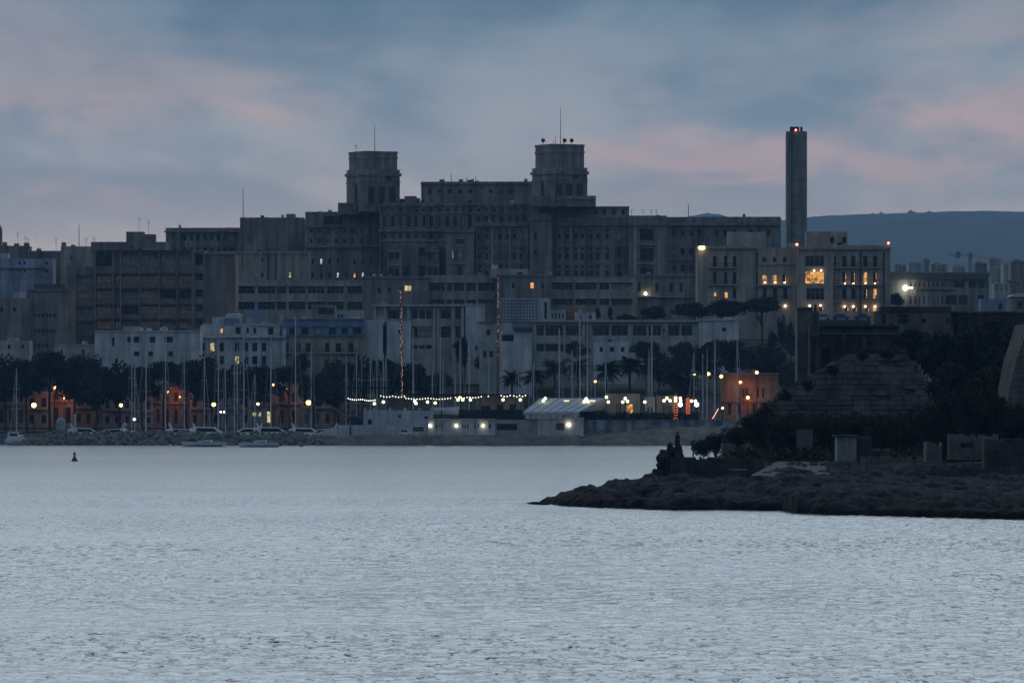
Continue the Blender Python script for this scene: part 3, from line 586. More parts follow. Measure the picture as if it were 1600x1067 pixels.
def terrace():
    R = bld('pedimented_palace', 'white three storey palace with small pediment and roof clutter', 'house', 375, 1186, 600)
    a = Block(R, 'main_block', 306.5, 446, 527, 610, 1186, 12, WHITE, G([(314, 320), (328, 335.5), (343, 349.5), (367, 373.5), (381.5, 388), (394, 402), (409, 416)], [(535.5, 549), (556.5, 569)], 'd', {(1, 0): 'y', (3, 1): 'y', (0, 1): '-', (1, 1): '-'}))
    a.trim('cornice', 305.5, 447, 525.5, 528, 0.7)
    for x in (310, 324, 339, 353, 377.5, 391, 405, 422, 436): a.trim('pilaster', x-1.3, x+1.3, 528, 600, 0.28)
    p = MB().prism([(a.lx(354), a.lz(527)), (a.lx(380), a.lz(527)), (a.lx(367), a.lz(520.5))], -0.9, -0.02); p.obj('pediment', WHITE, a.o)
    b = Block(R, 'attic_storey', 313, 437, 509, 528, 1188, 9, WHITE, [(344, 348.5, 513, 521, 'l'), (368, 376, 512, 522, 'd'), (385, 389, 512, 521, 'd'), (396, 400.5, 512, 521, 'd'), (419, 427, 511, 523, 'd')], parapet=0.2); b.trim('cornice', 366, 437, 506.5, 508.5, 0.3)
    MB().prism([(b.lx(402), b.lz(509)), (b.lx(424), b.lz(509)), (b.lx(413), b.lz(500.5))], -0.25, -0.02).obj('pediment', WHITE, b.o)
    b.roofbox('roof_room', 331, 350, 495, 2, 3, WHITE); b.roofbox('roof_room', 351, 372, 497, 2, 3, GREYB); b.roofbox('roof_room', 385, 412, 496, 3, 3, PALE); b.roofbox('chimney_stack', 436.4, 441, 490, 2, 1, PALE); b.roofbox('pergola', 388, 413, 483, 4, 3, GREYB)
    for px in (357, 364, 371): b.tank(px, 0.9, 3.4, 6)
    for px in (318, 322, 327): b.tank(px, 0.5, 1.2)
    R = bld('blue_topped_house', 'stone terrace house with a blue painted arcaded top storey', 'house', 507, 1188, 600)
    a = Block(R, 'stone_block', 436, 569, 524.5, 610, 1188, 12, CREAM, G([(443.5, 451), (463, 469.5), (478, 485.5), (508, 514.5), (524.5, 533), (544, 552.5)], [(536, 550), (562.5, 575)], 'd', {(0, 1): '-', (5, 1): '-'}))
    a.balcony(437, 491, 551); a.balcony(499, 561, 551); a.balcony(459, 495, 576); a.trim('cornice', 435.5, 569.5, 524, 526, 0.4)
    b = Block(R, 'blue_storey', 443, 570, 498, 525, 1187.6, 11, BLUEW, G([(452, 460.5), (471, 482), (491, 501), (513.5, 525), (534, 544), (551, 565)], [(512, 522.5)], 'k')); b.trim('coping', 442.6, 570.4, 497.5, 499.5, 0.3); b.trim('string_course', 443, 570, 508.6, 510, 0.2)
    w = MB().prism([(b.lx(440), b.lz(524)), (b.lx(447), b.lz(524)), (b.lx(447), b.lz(512)), (b.lx(444), b.lz(514)), (b.lx(441.5), b.lz(518))], -0.35, -0.05); w.obj('awning', WHITE, b.o)
    c = Block(R, 'roof_storey', 523, 567, 485, 499, 1192, 6, PALE, [(527, 530.5, 491, 497, 'd'), (533, 536, 491, 497, 'd')], parapet=0.2)
    d = Block(R, 'roof_storey', 488, 524, 478, 499, 1196, 6, LIME, [(497, 522, 482, 491, 'k')], parapet=0.2); d.trim('slab', 486, 525, 477, 479.5, 0.6)
    for px in (460, 474, 545, 552, 559): b.tank(px, 0.45, 1.15)
    R = bld('blank_pale_house', 'tall pale blank walled house with one dark vertical slit', 'house', 598, 1192, 590)
    a = Block(R, 'left_block', 561, 598, 500, 600, 1190, 10, WHITE, [(566, 568.5, 530, 534, 'k')]); b = Block(R, 'recess', 597.5, 604.5, 503, 600, 1194, 6, LIME2, [(598.6, 603, 508, 540, 'd')]); c = Block(R, 'right_block', 604.5, 640, 502, 600, 1191, 10, WHITE, [(622, 625, 515, 521, 'k')])
    c.roofbox('roof_room', 588, 597, 495, 3, 3, WHITE)
    R = bld('school_block', 'modernist grey block with tall piers and a thin flat roof', 'building', 665, 1224, 590)
    a = Block(R, 'main_block', 583, 727, 478, 600, 1224, 12, PALE, G([(606, 624), (643, 653), (655, 664), (666, 674.5), (689, 704), (712, 719.5)], [(481, 498), (510, 527.5), (539, 545)], 'k', {(0, 1): '-', (0, 2): '-', (4, 2): '-', (5, 2): '-'}), rec=0.6)
    a.trim('roof_slab', 580.5, 728, 475.5, 479, 1.3)
    for x in (586, 601, 628, 638, 679, 684, 708, 723): a.trim('pier', x-1.6, x+1.6, 479, 592, 1.0)
    b = Block(R, 'end_wall', 727.5, 757, 475, 600, 1223, 12, WHITE, [(742, 748, 540, 548, 'k')]); b.trim('coping', 727, 757.5, 474.5, 476.5, 0.3)
    c = Block(R, 'glazed_link', 610, 668, 489, 600, 1236, 4, GREYB)
    R = bld('lattice_screen_block', 'pale block faced with a lattice screen beside white slit pier', 'building', 820, 1228, 540)
    a = Block(R, 'screen_wall', 781, 841, 466, 545, 1228, 10, GREYB)
    b = MB()
    for i in range(13): x = a.lx(781.5+i*4.9); b.box(x-0.07, x+0.07, -0.35, -0.01, a.lz(502), a.lz(467))
    for j in range(8): z = a.lz(467.5+j*4.9); b.box(a.lx(781.2), a.lx(840.8), -0.30, -0.012, z-0.07, z+0.07)
    b.obj('lattice', WHITE, a.o)
    c = Block(R, 'white_pier', 841, 859, 465.5, 545, 1227.6, 10, mat('pale_green_white', (0.46, 0.52, 0.50), 0.85, 0.2, 0.3, streak=0.3), [(850.5, 854.5, 472, 501, 'k')])
    R = bld('stepped_white_house', 'stepped pale house with dark flat canopy left of the palms', 'house', 790, 1180, 590)
    a = Block(R, 'front_block', 749, 783, 534, 620, 1182, 10, PALE, G([(755, 760), (765, 770.5)], [(548, 558)], 'd')); b = Block(R, 'tall_block', 782, 831, 517, 620, 1180, 10, WHITE, [(784, 803, 522, 533, 'd')], rec=0.8)
    b.trim('canopy', 803, 832.5, 511, 517, 0.8, mat('dark_green_roof', (0.05, 0.09, 0.09), 0.7)); c = Block(R, 'back_block', 746, 800, 504, 560, 1196, 10, PALE, [(760, 766, 515, 524, 'k')]); c.trim('slab', 748, 784, 502, 504.5, 0.5, LIME2)
    R = bld('long_flat_block', 'long low modern block with wide glazed bays under thin slab', 'building', 990, 1208, 560)
    segs = [(838, 850), (852, 880), (884, 909), (926, 952), (955, 981), (989, 1010), (1013, 1033), (1044, 1062), (1064, 1082)]
    a = Block(R, 'main_block', 823, 1091, 502, 590, 1208, 12, PALE, G(segs, [(506, 524.5)], 'r')+G(segs[:3], [(537, 549)], 'k')+[(1036, 1039, 513, 520, 'k')], rec=1.0)
    a.trim('roof_slab', 821, 1092, 500, 503, 1.0)
    for x in (836, 882, 912, 923, 985, 1041): a.trim('pier', x-1.4, x+1.4, 503, 585, 0.5)
    b = Block(R, 'white_end', 1091.5, 1155, 499.5, 590, 1207.5, 12, WHITE, [(1128, 1135, 512, 518, 'k')]); b.trim('coping', 1091, 1155.5, 499, 501, 0.3); b.tank(1135, 0.6, 1.4); b.tank(1142, 0.6, 1.4)
    R = bld('small_white_cottage', 'small white cottage with two dark windows between palm crowns', 'house', 958, 1176, 590)
    a = Block(R, 'upper_block', 929, 982, 534, 600, 1176, 8, WHITE, G([(937, 942), (953, 960), (970, 975.5)], [(542, 550)], 'd', {(0, 0): 'k'})); b = Block(R, 'step_block', 981.5, 993, 551, 600, 1177, 6, WHITE)
    R = bld('hillside_cottage', 'pale cottage in gardens behind the long flat block', 'house', 880, 1262, 510)
    a = Block(R, 'front_block', 858, 884, 484, 520, 1262, 8, PALE, G(C(862, 5.5, 2.4, 4), [(489, 497)], 'd')); b = Block(R, 'side_block', 898, 940, 488, 520, 1266, 8, WHITE, G([(905, 909), (920, 925)], [(492, 498)], 'd')); c = Block(R, 'orange_wall', 883, 903, 482, 520, 1270, 5, mat('ochre_render', (0.32, 0.17, 0.08), 0.9, 0.3))
terrace()
def residence():
    R = bld('balconied_residence', 'big cream residence with balconies and glowing orange windows', 'building', 1240, 1272, 500)
    cw = mat('residence_stone', (0.46, 0.40, 0.32), 0.9, 0.25, 0.2, streak=0.35)
    rows = [(400, 417), (425, 444), (451, 467)]
    a = Block(R, 'west_block', 1090, 1184, 384, 530, 1275, 14, cw, G([(1114, 1119.5), (1131, 1136.5), (1145, 1150.5)], rows[:2], 'd')+[(1115, 1120, 456, 463, 'l'), (1132, 1137.5, 456, 466, 'l'), (1145, 1150.5, 451, 466, 'd')])
    a.trim('cornice', 1089, 1184, 386, 389, 0.6); a.balcony(1106, 1152, 417.5); a.balcony(1106, 1152, 444.5)
    a.roofbox('roof_room', 1139, 1199, 361.5, 5, 6); a.trim('drainpipe', 1182, 1184.5, 394, 500, 0.3, IRON)
    b = Block(R, 'middle_block', 1184, 1247, 387, 530, 1274, 14, cw, G([(1191.5, 1197), (1207.5, 1213), (1223.5, 1229)], [(402, 409.5)], 'k')+G([(1191, 1198.5), (1207, 1214), (1222.5, 1229)], [(429, 444)], 'l', {(2, 0): 'h'})+G([(1192, 1198), (1208, 1214), (1224, 1230)], [(450, 467)], 'd'))
    b.trim('string_course', 1184, 1247, 411.5, 414, 0.35); b.balcony(1181, 1234, 445); b.balcony(1184, 1236, 469)
    c = Block(R, 'centre_bay', 1246.5, 1302, 385.5, 530, 1270, 14, cw, [(1258, 1288, 399.5, 416.5, 'r'), (1258, 1288, 424, 443.5, 'l'), (1260, 1288, 450, 468.5, 'r'), (1263, 1269, 480, 486, 'h'), (1280, 1287, 479, 486, 'h')]); c.trim('cornice', 1246, 1302.5, 387, 390, 0.5)
    d = Block(R, 'east_block', 1302, 1391, 383, 530, 1271, 14, cw, G([(1303.5, 1306.5), (1316, 1323), (1330, 1336.5), (1349, 1355.5), (1364, 1370.5)], rows, 'd', {(0, 1): 'h', (1, 1): 'h', (2, 1): 'h', (3, 1): 'l', (4, 1): 'h', (0, 2): 'h', (3, 2): 'h', (4, 2): 'l'})+G([(1304, 1307), (1320, 1326), (1333, 1339), (1352, 1358)], [(478, 487)], 'h')+[(1363.5, 1370, 480, 491, 'l')])
    d.trim('cornice', 1301.5, 1392.5, 386, 390, 0.7); d.balcony(1301, 1344, 417.5); d.balcony(1348, 1377, 417.5); d.balcony(1301, 1344, 444.5); d.balcony(1348, 1377, 444.5); d.balcony(1301, 1344, 469.5); d.balcony(1348, 1377, 469.5)
    d.trim('drainpipe', 1343.5, 1345.5, 394, 500, 0.3, IRON); d.trim('drainpipe', 1380, 1382, 394, 500, 0.3, IRON)
    c.roofbox('roof_room', 1262, 1325, 361.5, 5, 6)
    e = Block(R, 'penthouse', 1263, 1324, 362, 386, 1274.5, 5, cw, G([(1297, 1303.5), (1316, 1322.5)], [(370, 380)], 'd'), parapet=0)
    wl = mat('wall_lamp_glow', (0.3, 0.2, 0.1), emit=(1.0, 0.72, 0.42), es=9); rl = mat('red_lamp', (0.2, 0.02, 0.02), emit=(1.0, 0.16, 0.10), es=7)
    for k, px, py, r, m in [(b, 1195, 441.5, 0.18, wl), (b, 1211, 441.5, 0.18, wl), (b, 1226, 441.5, 0.18, wl), (c, 1272, 423, 0.18, wl), (c, 1283, 423, 0.18, wl), (b, 1226.5, 478, 0.22, wl), (c, 1265, 478, 0.2, wl), (c, 1282, 477.5, 0.2, wl), (d, 1320, 443, 0.16, wl), (d, 1333.5, 443, 0.16, wl), (d, 1352, 443, 0.16, wl), (d, 1367, 443, 0.16, wl), (d, 1320, 479, 0.2, wl), (d, 1333.5, 479, 0.2, wl), (d, 1352, 479, 0.2, wl), (d, 1367, 479, 0.2, wl), (d, 1388, 380, 0.28, rl), (c, 1245, 382.3, 0.3, rl)]:
        MB().sphere((k.lx(px), -0.35, k.lz(py)), r, 8, 6).obj('wall_lamp', m, k.o)
    MB().box(a.lx(1092), a.lx(1101), -0.9, -0.5, a.lz(390), a.lz(385)).obj('floodlight', mat('flood_glow', (0.3, 0.3, 0.2), emit=(1.0, 0.85, 0.35), es=5), a.o)
    for px, z in ((1235, 378), (1241, 379), (1251, 379)): b.tank(px if px < 1247 else 1244, 0.6, 1.8) if px != 1251 else None
residence()
def right_town():
    R = bld('flat_office', 'long low grey office with dark openings right of residence', 'building', 1470, 1395, 480)
    a = Block(R, 'main_block', 1388, 1545, 425.5, 540, 1395, 12, LIME2, G(C(1422, 7, 2.4, 9), [(441, 448), (463, 475)], 'k')+G([(1490, 1507), (1513.5, 1525), (1527.5, 1538.5)], [(439.5, 449.5)], 'k')+G([(1477.5, 1495), (1497.5, 1512), (1528, 1538)], [(461, 476)], 'k')); a.trim('fascia', 1387, 1546, 427, 437, 0.5, mat('dark_fascia', (0.10, 0.11, 0.105), 0.8)); a.trim('ledge', 1433, 1490, 450.5, 452.5, 0.7)
    b = Block(R, 'white_end', 1545, 1549.5, 431, 540, 1394, 12, WHITE)
    fl = MB().sphere((a.lx(1414), -1.0, a.lz(450)), 0.62, 10, 7); fl.obj('flood_lamp', mat('cool_flood', (0.3, 0.3, 0.3), emit=(0.95, 1.0, 0.75), es=10), a.o)
    for px in (1420.5, 1424.5): MB().sphere((a.lx(px), -0.6, a.lz(449.6)), 0.2, 8, 5).obj('flood_lamp', MATS['cool_flood'], a.o)
    lo = link('flood_light', bpy.data.lights.new('flood_light', 'POINT'), R, Vector((X(1414, 1395), 1393, Z(450, 1395)))-R.location); lo.data.energy = 180; lo.data.color = (0.95, 1, 0.75); lo.data.shadow_soft_size = 0.5
    R = bld('blue_shed', 'blue grey shed roofed hall behind the fort wall', 'shed', 1552, 1330, 490)
    a = Block(R, 'hall', 1533, 1572, 467, 540, 1330, 8, GREYB, [(1560, 1566, 474, 484, 'k')], parapet=0)
    R = bld('white_roofed_hall', 'hall with white curved roof cut by the right edge', 'building', 1592, 1335, 490)
    a = Block(R, 'hall', 1582, 1640, 464, 540, 1335, 9, LIME2, [(1589, 1598, 470, 483, 'k')], parapet=0); MB().prism([(a.lx(1577), a.lz(464)), (a.lx(1640), a.lz(464)), (a.lx(1640), a.lz(457)), (a.lx(1590), a.lz(458.5)), (a.lx(1582), a.lz(460.5))], -0.6, 9).obj('roof', WHITE, a.o)
    data = [(1553, 1578, 443, 470, 1500), (1572, 1612, 438, 470, 1560), (1398, 1416, 414, 430, 2300), (1420, 1440, 410, 430, 2500), (1444, 1452, 405, 428, 2700), (1455, 1480, 413, 430, 2350), (1488, 1508, 416, 430, 2200), (1524, 1542, 411, 432, 2150), (1546, 1566, 404, 440, 2600), (1568, 1578, 412, 440, 2000), (1580, 1612, 408, 440, 1950)]
    cols = ['grey', 'brownish', 'dim blue', 'small pale', 'slender tower like', 'wide low', 'squat', 'tall pale', 'hazy broad', 'narrow dark', 'large dark']
    for i, (x0, x1, y0, y1, D) in enumerate(data):
        R = bld('distant_house', f'{cols[i]} distant house, {ORD[i-2]} from the left on hazy plain behind the office' if i > 1 else f'{cols[i]} flat roofed house {"left" if i == 0 else "right"} of the two just right of the grey office', 'house', (x0+x1)/2, D, y1, 'distant houses on the plain')
        w = x1-x0; a = Block(R, 'block', x0, x1, y0, y1+(90 if D > 1700 else 40), D, 12, (PALE, LIME2, LIME)[i % 3], G(C(x0+w*0.12, w*0.3, w*0.1, 3), [(y0+3, y0+5.5), (y0+8, y0+10.5)], 'k'), parapet=0.3); a.roofbox('roof_room', x0+w*0.2, x0+w*0.5, y0-2.5, 3, 4)
    # tower crane
    D = 1900; R = bld('tower_crane', 'tower crane with hanging counterweight over the hazy plain', 'crane', 1515.5, D, 430)
    L0 = R.location
    def lat(name, p, q, w, n):
        b = MB(); p = Vector(p); q = Vector(q); ax = (q-p).normalized(); u = Vector((0, 1, 0)); v = ax.cross(u)
        cs = [(u*a+v*c)*w for a, c in ((-.5, -.5), (.5, -.5), (.5, .5), (-.5, .5))]
        for c in cs: b.tube(p+c-L0, q+c-L0, 0.13, n=4)
        for i in range(n):
            for k in range(4): b.tube(p+(q-p)*(i/n)+cs[k]-L0, p+(q-p)*((i+1)/n)+cs[(k+1) % 4]-L0, 0.09, n=4)
        return b.obj(name, STEEL, R)
    lat('mast', P(1515.8, 432, D), P(1515.8, 396, D), 0.9, 12); lat('jib', P(1515.8, 400, D), P(1549, 402.5, D+40), 0.7, 14); lat('counter_jib', P(1515.8, 399, D), P(1481, 398, D-30), 0.9, 9)
    MB().box(X(1482, D), X(1489, D), D-32, D-29, Z(407, D), Z(397, D)).obj('counterweight', CONC, R, -L0); MB().box(X(1513, D), X(1518.5, D), D-1.4, D-0.6, Z(405.5, D), Z(395, D)).obj('cab', STEEL, R, -L0)
right_town()
# ================================================================== trees
LEAF = mat('dark_foliage', (0.022, 0.032, 0.018), 0.8, 0.5, 0.5)
LEAF2 = mat('pine_foliage', (0.020, 0.030, 0.019), 0.8, 0.5, 0.5)
LEAF3 = mat('scrub_foliage', (0.022, 0.027, 0.015), 0.85, 0.5, 0.8)
BARK = mat('bark', (0.06, 0.05, 0.04), 0.9, 0.4, 1.5, 0.4, 6)
FROND = mat('palm_frond', (0.024, 0.033, 0.017), 0.7, 0.4, 0.8)
def leaf_mesh(name, pts, size, m, seed, flat=0.0):
    r = np.random.default_rng(seed); n = len(pts)
    a = r.normal(size=(n, 3)); a /= np.linalg.norm(a, axis=1, keepdims=True)
    b = r.normal(size=(n, 3)); b -= a*(a*b).sum(1, keepdims=True); b /= np.linalg.norm(b, axis=1, keepdims=True)
    s = size*r.uniform(0.5, 1.25, (n, 1)); a = a*s*0.5; b = b*s*0.32
    co = np.stack([pts-a, pts+b, pts+a*1.1, pts-b], 1).reshape(-1, 3)
    me = bpy.data.meshes.new(name); me.vertices.add(4*n); me.vertices.foreach_set('co', co.astype(np.float32).ravel())
    me.loops.add(4*n); me.loops.foreach_set('vertex_index', np.arange(4*n, dtype=np.int32)); me.polygons.add(n)
    me.polygons.foreach_set('loop_start', np.arange(n, dtype=np.int32)*4); me.polygons.foreach_set('loop_total', np.full(n, 4, np.int32))
    me.update(calc_edges=True); me.materials.append(m); return me
def crown_pts(rx, ry, rz, n, lobes, seed, lr=(0.28, 0.46)):
    r = np.random.default_rng(seed); c = r.normal(size=(lobes, 3)); c /= np.linalg.norm(c, axis=1, keepdims=True)
    c *= r.uniform(0.25, 0.78, (lobes, 1)); c[:, 2] = c[:, 2]*0.9+0.05
    lrad = r.uniform(*lr, lobes); k = r.integers(0, lobes, n)
    d = r.normal(size=(n, 3)); d /= np.linalg.norm(d, axis=1, keepdims=True)
    p = c[k]+d*lrad[k][:, None]*r.uniform(0.45, 1.05, (n, 1)); return p*np.array([rx, ry, rz]), c*np.array([rx, ry, rz])
TREES = {}
def tree_kind(kind, seed):
    k = (kind, seed)
    if k in TREES: return TREES[k]
    if kind == 'ficus': pts, c = crown_pts(1, 1, 0.8, 4200, 20, seed); me = leaf_mesh('crown', pts, 0.14, LEAF, seed); th = 1.0
    elif kind == 'pine': pts, c = crown_pts(1, 1, 0.5, 3600, 18, seed); me = leaf_mesh('crown', pts, 0.12, LEAF2, seed); th = 1.0
    elif kind == 'cypress': pts, c = crown_pts(0.36, 0.36, 1.2, 2600, 18, seed); me = leaf_mesh('crown', pts, 0.10, LEAF2, seed); th = 1.0
    else: pts, c = crown_pts(1, 1, 0.7, 4800, 24, seed, (0.2, 0.42)); me = leaf_mesh('crown', pts, 0.10, LEAF3, seed); th = 0.6
    b = MB(); rr = random.Random(seed); bz = -1.6
    b.path([(0, 0, bz), (0.05, 0, bz*0.55), (0.02, 0.03, -0.55), (0.0, 0, -0.1)], 0.085*th, 0.05*th, 7)
    for q in c[:7]:
        s = Vector((0.02, 0, -0.65+0.2*rr.random())); e = Vector(q)*0.85; b.path([s, s.lerp(e, 0.5)+Vector((0, 0, -0.06)), e], 0.035*th, 0.012, 5)
    TREES[k] = (me, b.mesh('trunk', BARK)); return TREES[k]
def plant_tree(kind, seed, px, py_top, py_bot, half_px, D, label, group, name='tree', base=None, cat='tree', ground_z=None):
    """crown between rows py_top and py_bot, trunk down to the ground"""
    me, tr = tree_kind(kind, seed)
    hz = {'ficus': 0.8, 'pine': 0.5, 'cypress': 1.2}.get(kind, 0.7)*1.05
    rz = (py_bot-py_top)/2*K*D/hz; rx = half_px*K*D/(0.40 if kind == 'cypress' else 1.0); zc = Z((py_top+py_bot)/2, D)
    gz = float(ground(np.array(X(px, D)), np.array(D))) if ground_z is None else ground_z
    R = thing(name, label, cat, (X(px, D), D, gz), random.Random(seed*7+px).random()*0.0, group)
    o = link('crown', me, R, (0, 0, zc-gz), seed*1.3, (rx, rx, rz))
    o2 = link('trunk', tr, R, (0, 0, zc-gz), seed*1.3, (rx*0.7, rx*0.7, max(0.3, (zc-gz+0.4)/1.6)))
    return R
def esplanade_trees():
    spec = [(8, 551, 640, 40), (42, 555, 634, 36), (78, 544, 606, 40), (116, 544, 642, 38), (150, 555, 645, 38), (186, 562, 644, 38), (222, 566, 640, 36), (256, 561, 606, 36), (292, 556, 618, 38), (330, 553, 642, 38), (372, 565, 642, 40), (414, 564, 638, 38), (452, 569, 608, 36), (490, 578, 640, 30), (524, 561, 644, 36), (566, 555, 634, 40), (606, 554, 634, 40), (645, 562, 634, 36), (676, 578, 632, 24)]
    for i, (px, y0, y1, hw) in enumerate(spec):
        where = f'{ORD[i]} from the left in the dark row along the promenade' if i < 15 else f'{ORD[i-15]} of the four ship masts side trees behind the schooner'
        where = where if i < 15 else f'{ORD[i-15]} from the left of four behind the lit schooner mast'
        plant_tree('ficus', 1+i % 5, px, y0, y1, hw, 1119+(i*37 % 7), f'dark rounded ficus tree, {where}', 'promenade trees', 'ficus_tree')
esplanade_trees()
def hill_trees():
    sp = [('pine', 1052, 500, 520, 26, 1248, 'low dark pine on slope above the long flat block, leftmost of three'), ('pine', 1086, 470, 500, 34, 1256, 'broad dark pine below the left end of the residence'), ('pine', 1135, 464, 500, 38, 1254, 'widest dark pine directly under the residence windows'), ('pine', 1190, 464, 496, 34, 1252, 'dark pine under the residence balconies left of the slope'),
          ('cypress', 1222, 484, 560, 11, 1236, 'tall dark cypress left of the fort turret'), ('cypress', 1236, 494, 570, 11, 1230, 'shorter dark cypress touching the fort turret'), ('cypress', 1206, 505, 575, 10, 1226, 'narrow cypress at left of the cypress trio'),
          ('ficus', 1062, 548, 640, 30, 1150, 'large black tree above the string lit palms'), ('ficus', 1100, 530, 600, 34, 1160, 'black tree above the four orange lamps'), ('ficus', 1150, 520, 590, 36, 1165, 'black tree above the orange lit house'), ('ficus', 1196, 530, 600, 36, 1170, 'black tree right above the orange lit house roof'), ('ficus', 1240, 560, 640, 34, 1160, 'black tree hiding right end of the orange lit house'),
          ('ficus', 1030, 545, 610, 24, 1155, 'black tree between palms and the large tree'), ('ficus', 1215, 600, 660, 22, 1135, 'low black tree beside fort slope'),
          ('scrub', 760, 545, 590, 20, 1186, 'dim shrubby tree in front of stepped white house'), ('scrub', 722, 520, 590, 16, 1205, 'leafy tree against the school block end wall'), ('scrub', 690, 575, 620, 20, 1150, 'dim round tree behind the yacht masts right of schooner'), ('scrub', 905, 530, 562, 22, 1190, 'scrubby tree under the long flat block'), ('scrub', 1010, 527, 570, 30, 1190, 'wide scrubby tree right of the white cottage'), ('scrub', 1068, 530, 580, 28, 1188, 'scrubby tree under the white end wall'), ('scrub', 1120, 526, 560, 28, 1192, 'scrub under the white end wall right side'),
          ('cypress', 935, 476, 505, 5, 1252, 'thin little cypress in the cottage garden'), ('cypress', 953, 474, 505, 5, 1252, 'second thin little cypress in the cottage garden'), ('pine', 1020, 478, 505, 24, 1258, 'dark garden pine right of the cottage gardens'), ('scrub', 978, 488, 510, 22, 1252, 'low garden bushes tree behind flat block roof'), ('pine', 1402, 455, 482, 11, 1370, 'dark tree in front of the flat grey office'), ('scrub', 470, 545, 590, 14, 1160, 'small scrubby tree below the blue topped house')]
    for i, (k, px, y0, y1, hw, D, lab) in enumerate(sp):
        plant_tree(k, 11+i % 4, px, y0, y1, hw, D, lab, None, {'pine': 'pine_tree', 'cypress': 'cypress_tree', 'ficus': 'dark_tree', 'scrub': 'scrub_tree'}[k])
hill_trees()
def palms():
    # one frond: a drooping rib with two rows of leaflets
    b = MB(); n = 9
    for i in range(n):
        t0, t1 = i/n, (i+1)/n
        p = lambda t: Vector((t, 0, 0.32*t-0.75*t*t))
        b.tube(p(t0), p(t1), 0.014*(1-t0)+0.004, n=4)
        for s in (-1, 1):
            l = 0.40*math.sin(math.pi*min(1, t0*0.85+0.12)); q = p(t0)
            b.poly([q, q+Vector((0.09, 0, -0.01)), q+Vector((0.13, s*l, -0.13*l/0.3))])
            q = p((t0+t1)/2); b.poly([q, q+Vector((0.08, 0, -0.01)), q+Vector((0.12, s*l*0.9, -0.16*l/0.3))])
    fm = b.mesh('frond', FROND)
    spec = [(800, 592, 630, 15, 1112), (835, 590, 630, 15, 1112), (867, 575, 630, 18, 1112), (903, 574, 630, 17, 1113), (948, 581, 630, 19, 1112), (984, 572, 630, 18, 1114), (1019, 578, 632, 17, 1113), (1052, 590, 640, 15, 1112), (1076, 596, 640, 14, 1112)]
    for i, (px, py, yb, r, D) in enumerate(spec):
        gz = 2.35; R = thing('palm_tree', f'dark feathery palm, {ORD[i]} from the left in the row behind the tent', 'palm', (X(px, D), D, gz), 0, 'palms behind the waterside tent')
        zc = Z(py, D)-gz; b = MB(); k = 8
        for j in range(k): b.tube((0.05*math.sin(j+i), 0, zc*j/k), (0.05*math.sin(j+1+i), 0, zc*(j+1)/k), 0.34-0.015*j, 0.30-0.015*j, 8)
        b.sphere((0.05*math.sin(k+i), 0, zc), 0.45, 8, 6); b.obj('trunk', BARK, R)
        rr = random.Random(i); L = r*K*D*1.25
        for j in range(44):
            o = link('frond', fm, R, (0, 0, zc+0.1), 0, (L*rr.uniform(0.8, 1.1),)*3); o.rotation_euler = (rr.uniform(-.3, .3), rr.uniform(-1.0, 0.55), j*2.39996)
palms()
# ================================================================== lamps
def glow(name, col, es):
    return mat(name, (0.4, 0.35, 0.3), 0.4, emit=col, es=es)
SODIUM = glow('sodium_lamp', (1.0, 0.48, 0.12), 9); GLOBE = glow('globe_lamp', (1.0, 0.84, 0.44), 3.6); COOL = glow('white_lamp', (0.9, 1.0, 0.92), 5); FEST = glow('festoon_bulb', (1.0, 0.93, 0.75), 3); RED = glow('red_string_bulb', (1.0, 0.13, 0.05), 2.5)
def street_lamp(px, py, D, label, m=SODIUM, r=0.42, watts=500, col=(1, 0.22, 0.035), gz=2.35, arm=0.0):
    r *= 0.78; zc = Z(py, D)-gz; R = thing('street_lamp', label, 'street lamp', (X(px, D), D, gz), 0, 'lit street lamps')
    b = MB(); b.tube((arm, 0.25, 0), (arm, 0.25, zc+0.3), 0.10, 0.06, 7); b.tube((arm, 0.25, zc+0.3), (0, 0, zc+0.45), 0.05, n=6); b.obj('pole', IRON, R)
    MB().sphere((0, 0, zc), r, 10, 7).obj('lamp_globe', m, R); MB().tube((0, 0, zc+r*0.85), (0, 0, zc+r*1.3), r*0.9, r*0.2, 8).obj('lamp_hood', IRON, R)
    if watts:
        l = link('lamp_light', bpy.data.lights.new('lamp_light', 'POINT'), R, (0, 0, zc-r-0.15)); l.data.energy = watts; l.data.color = col; l.data.shadow_soft_size = 0.3
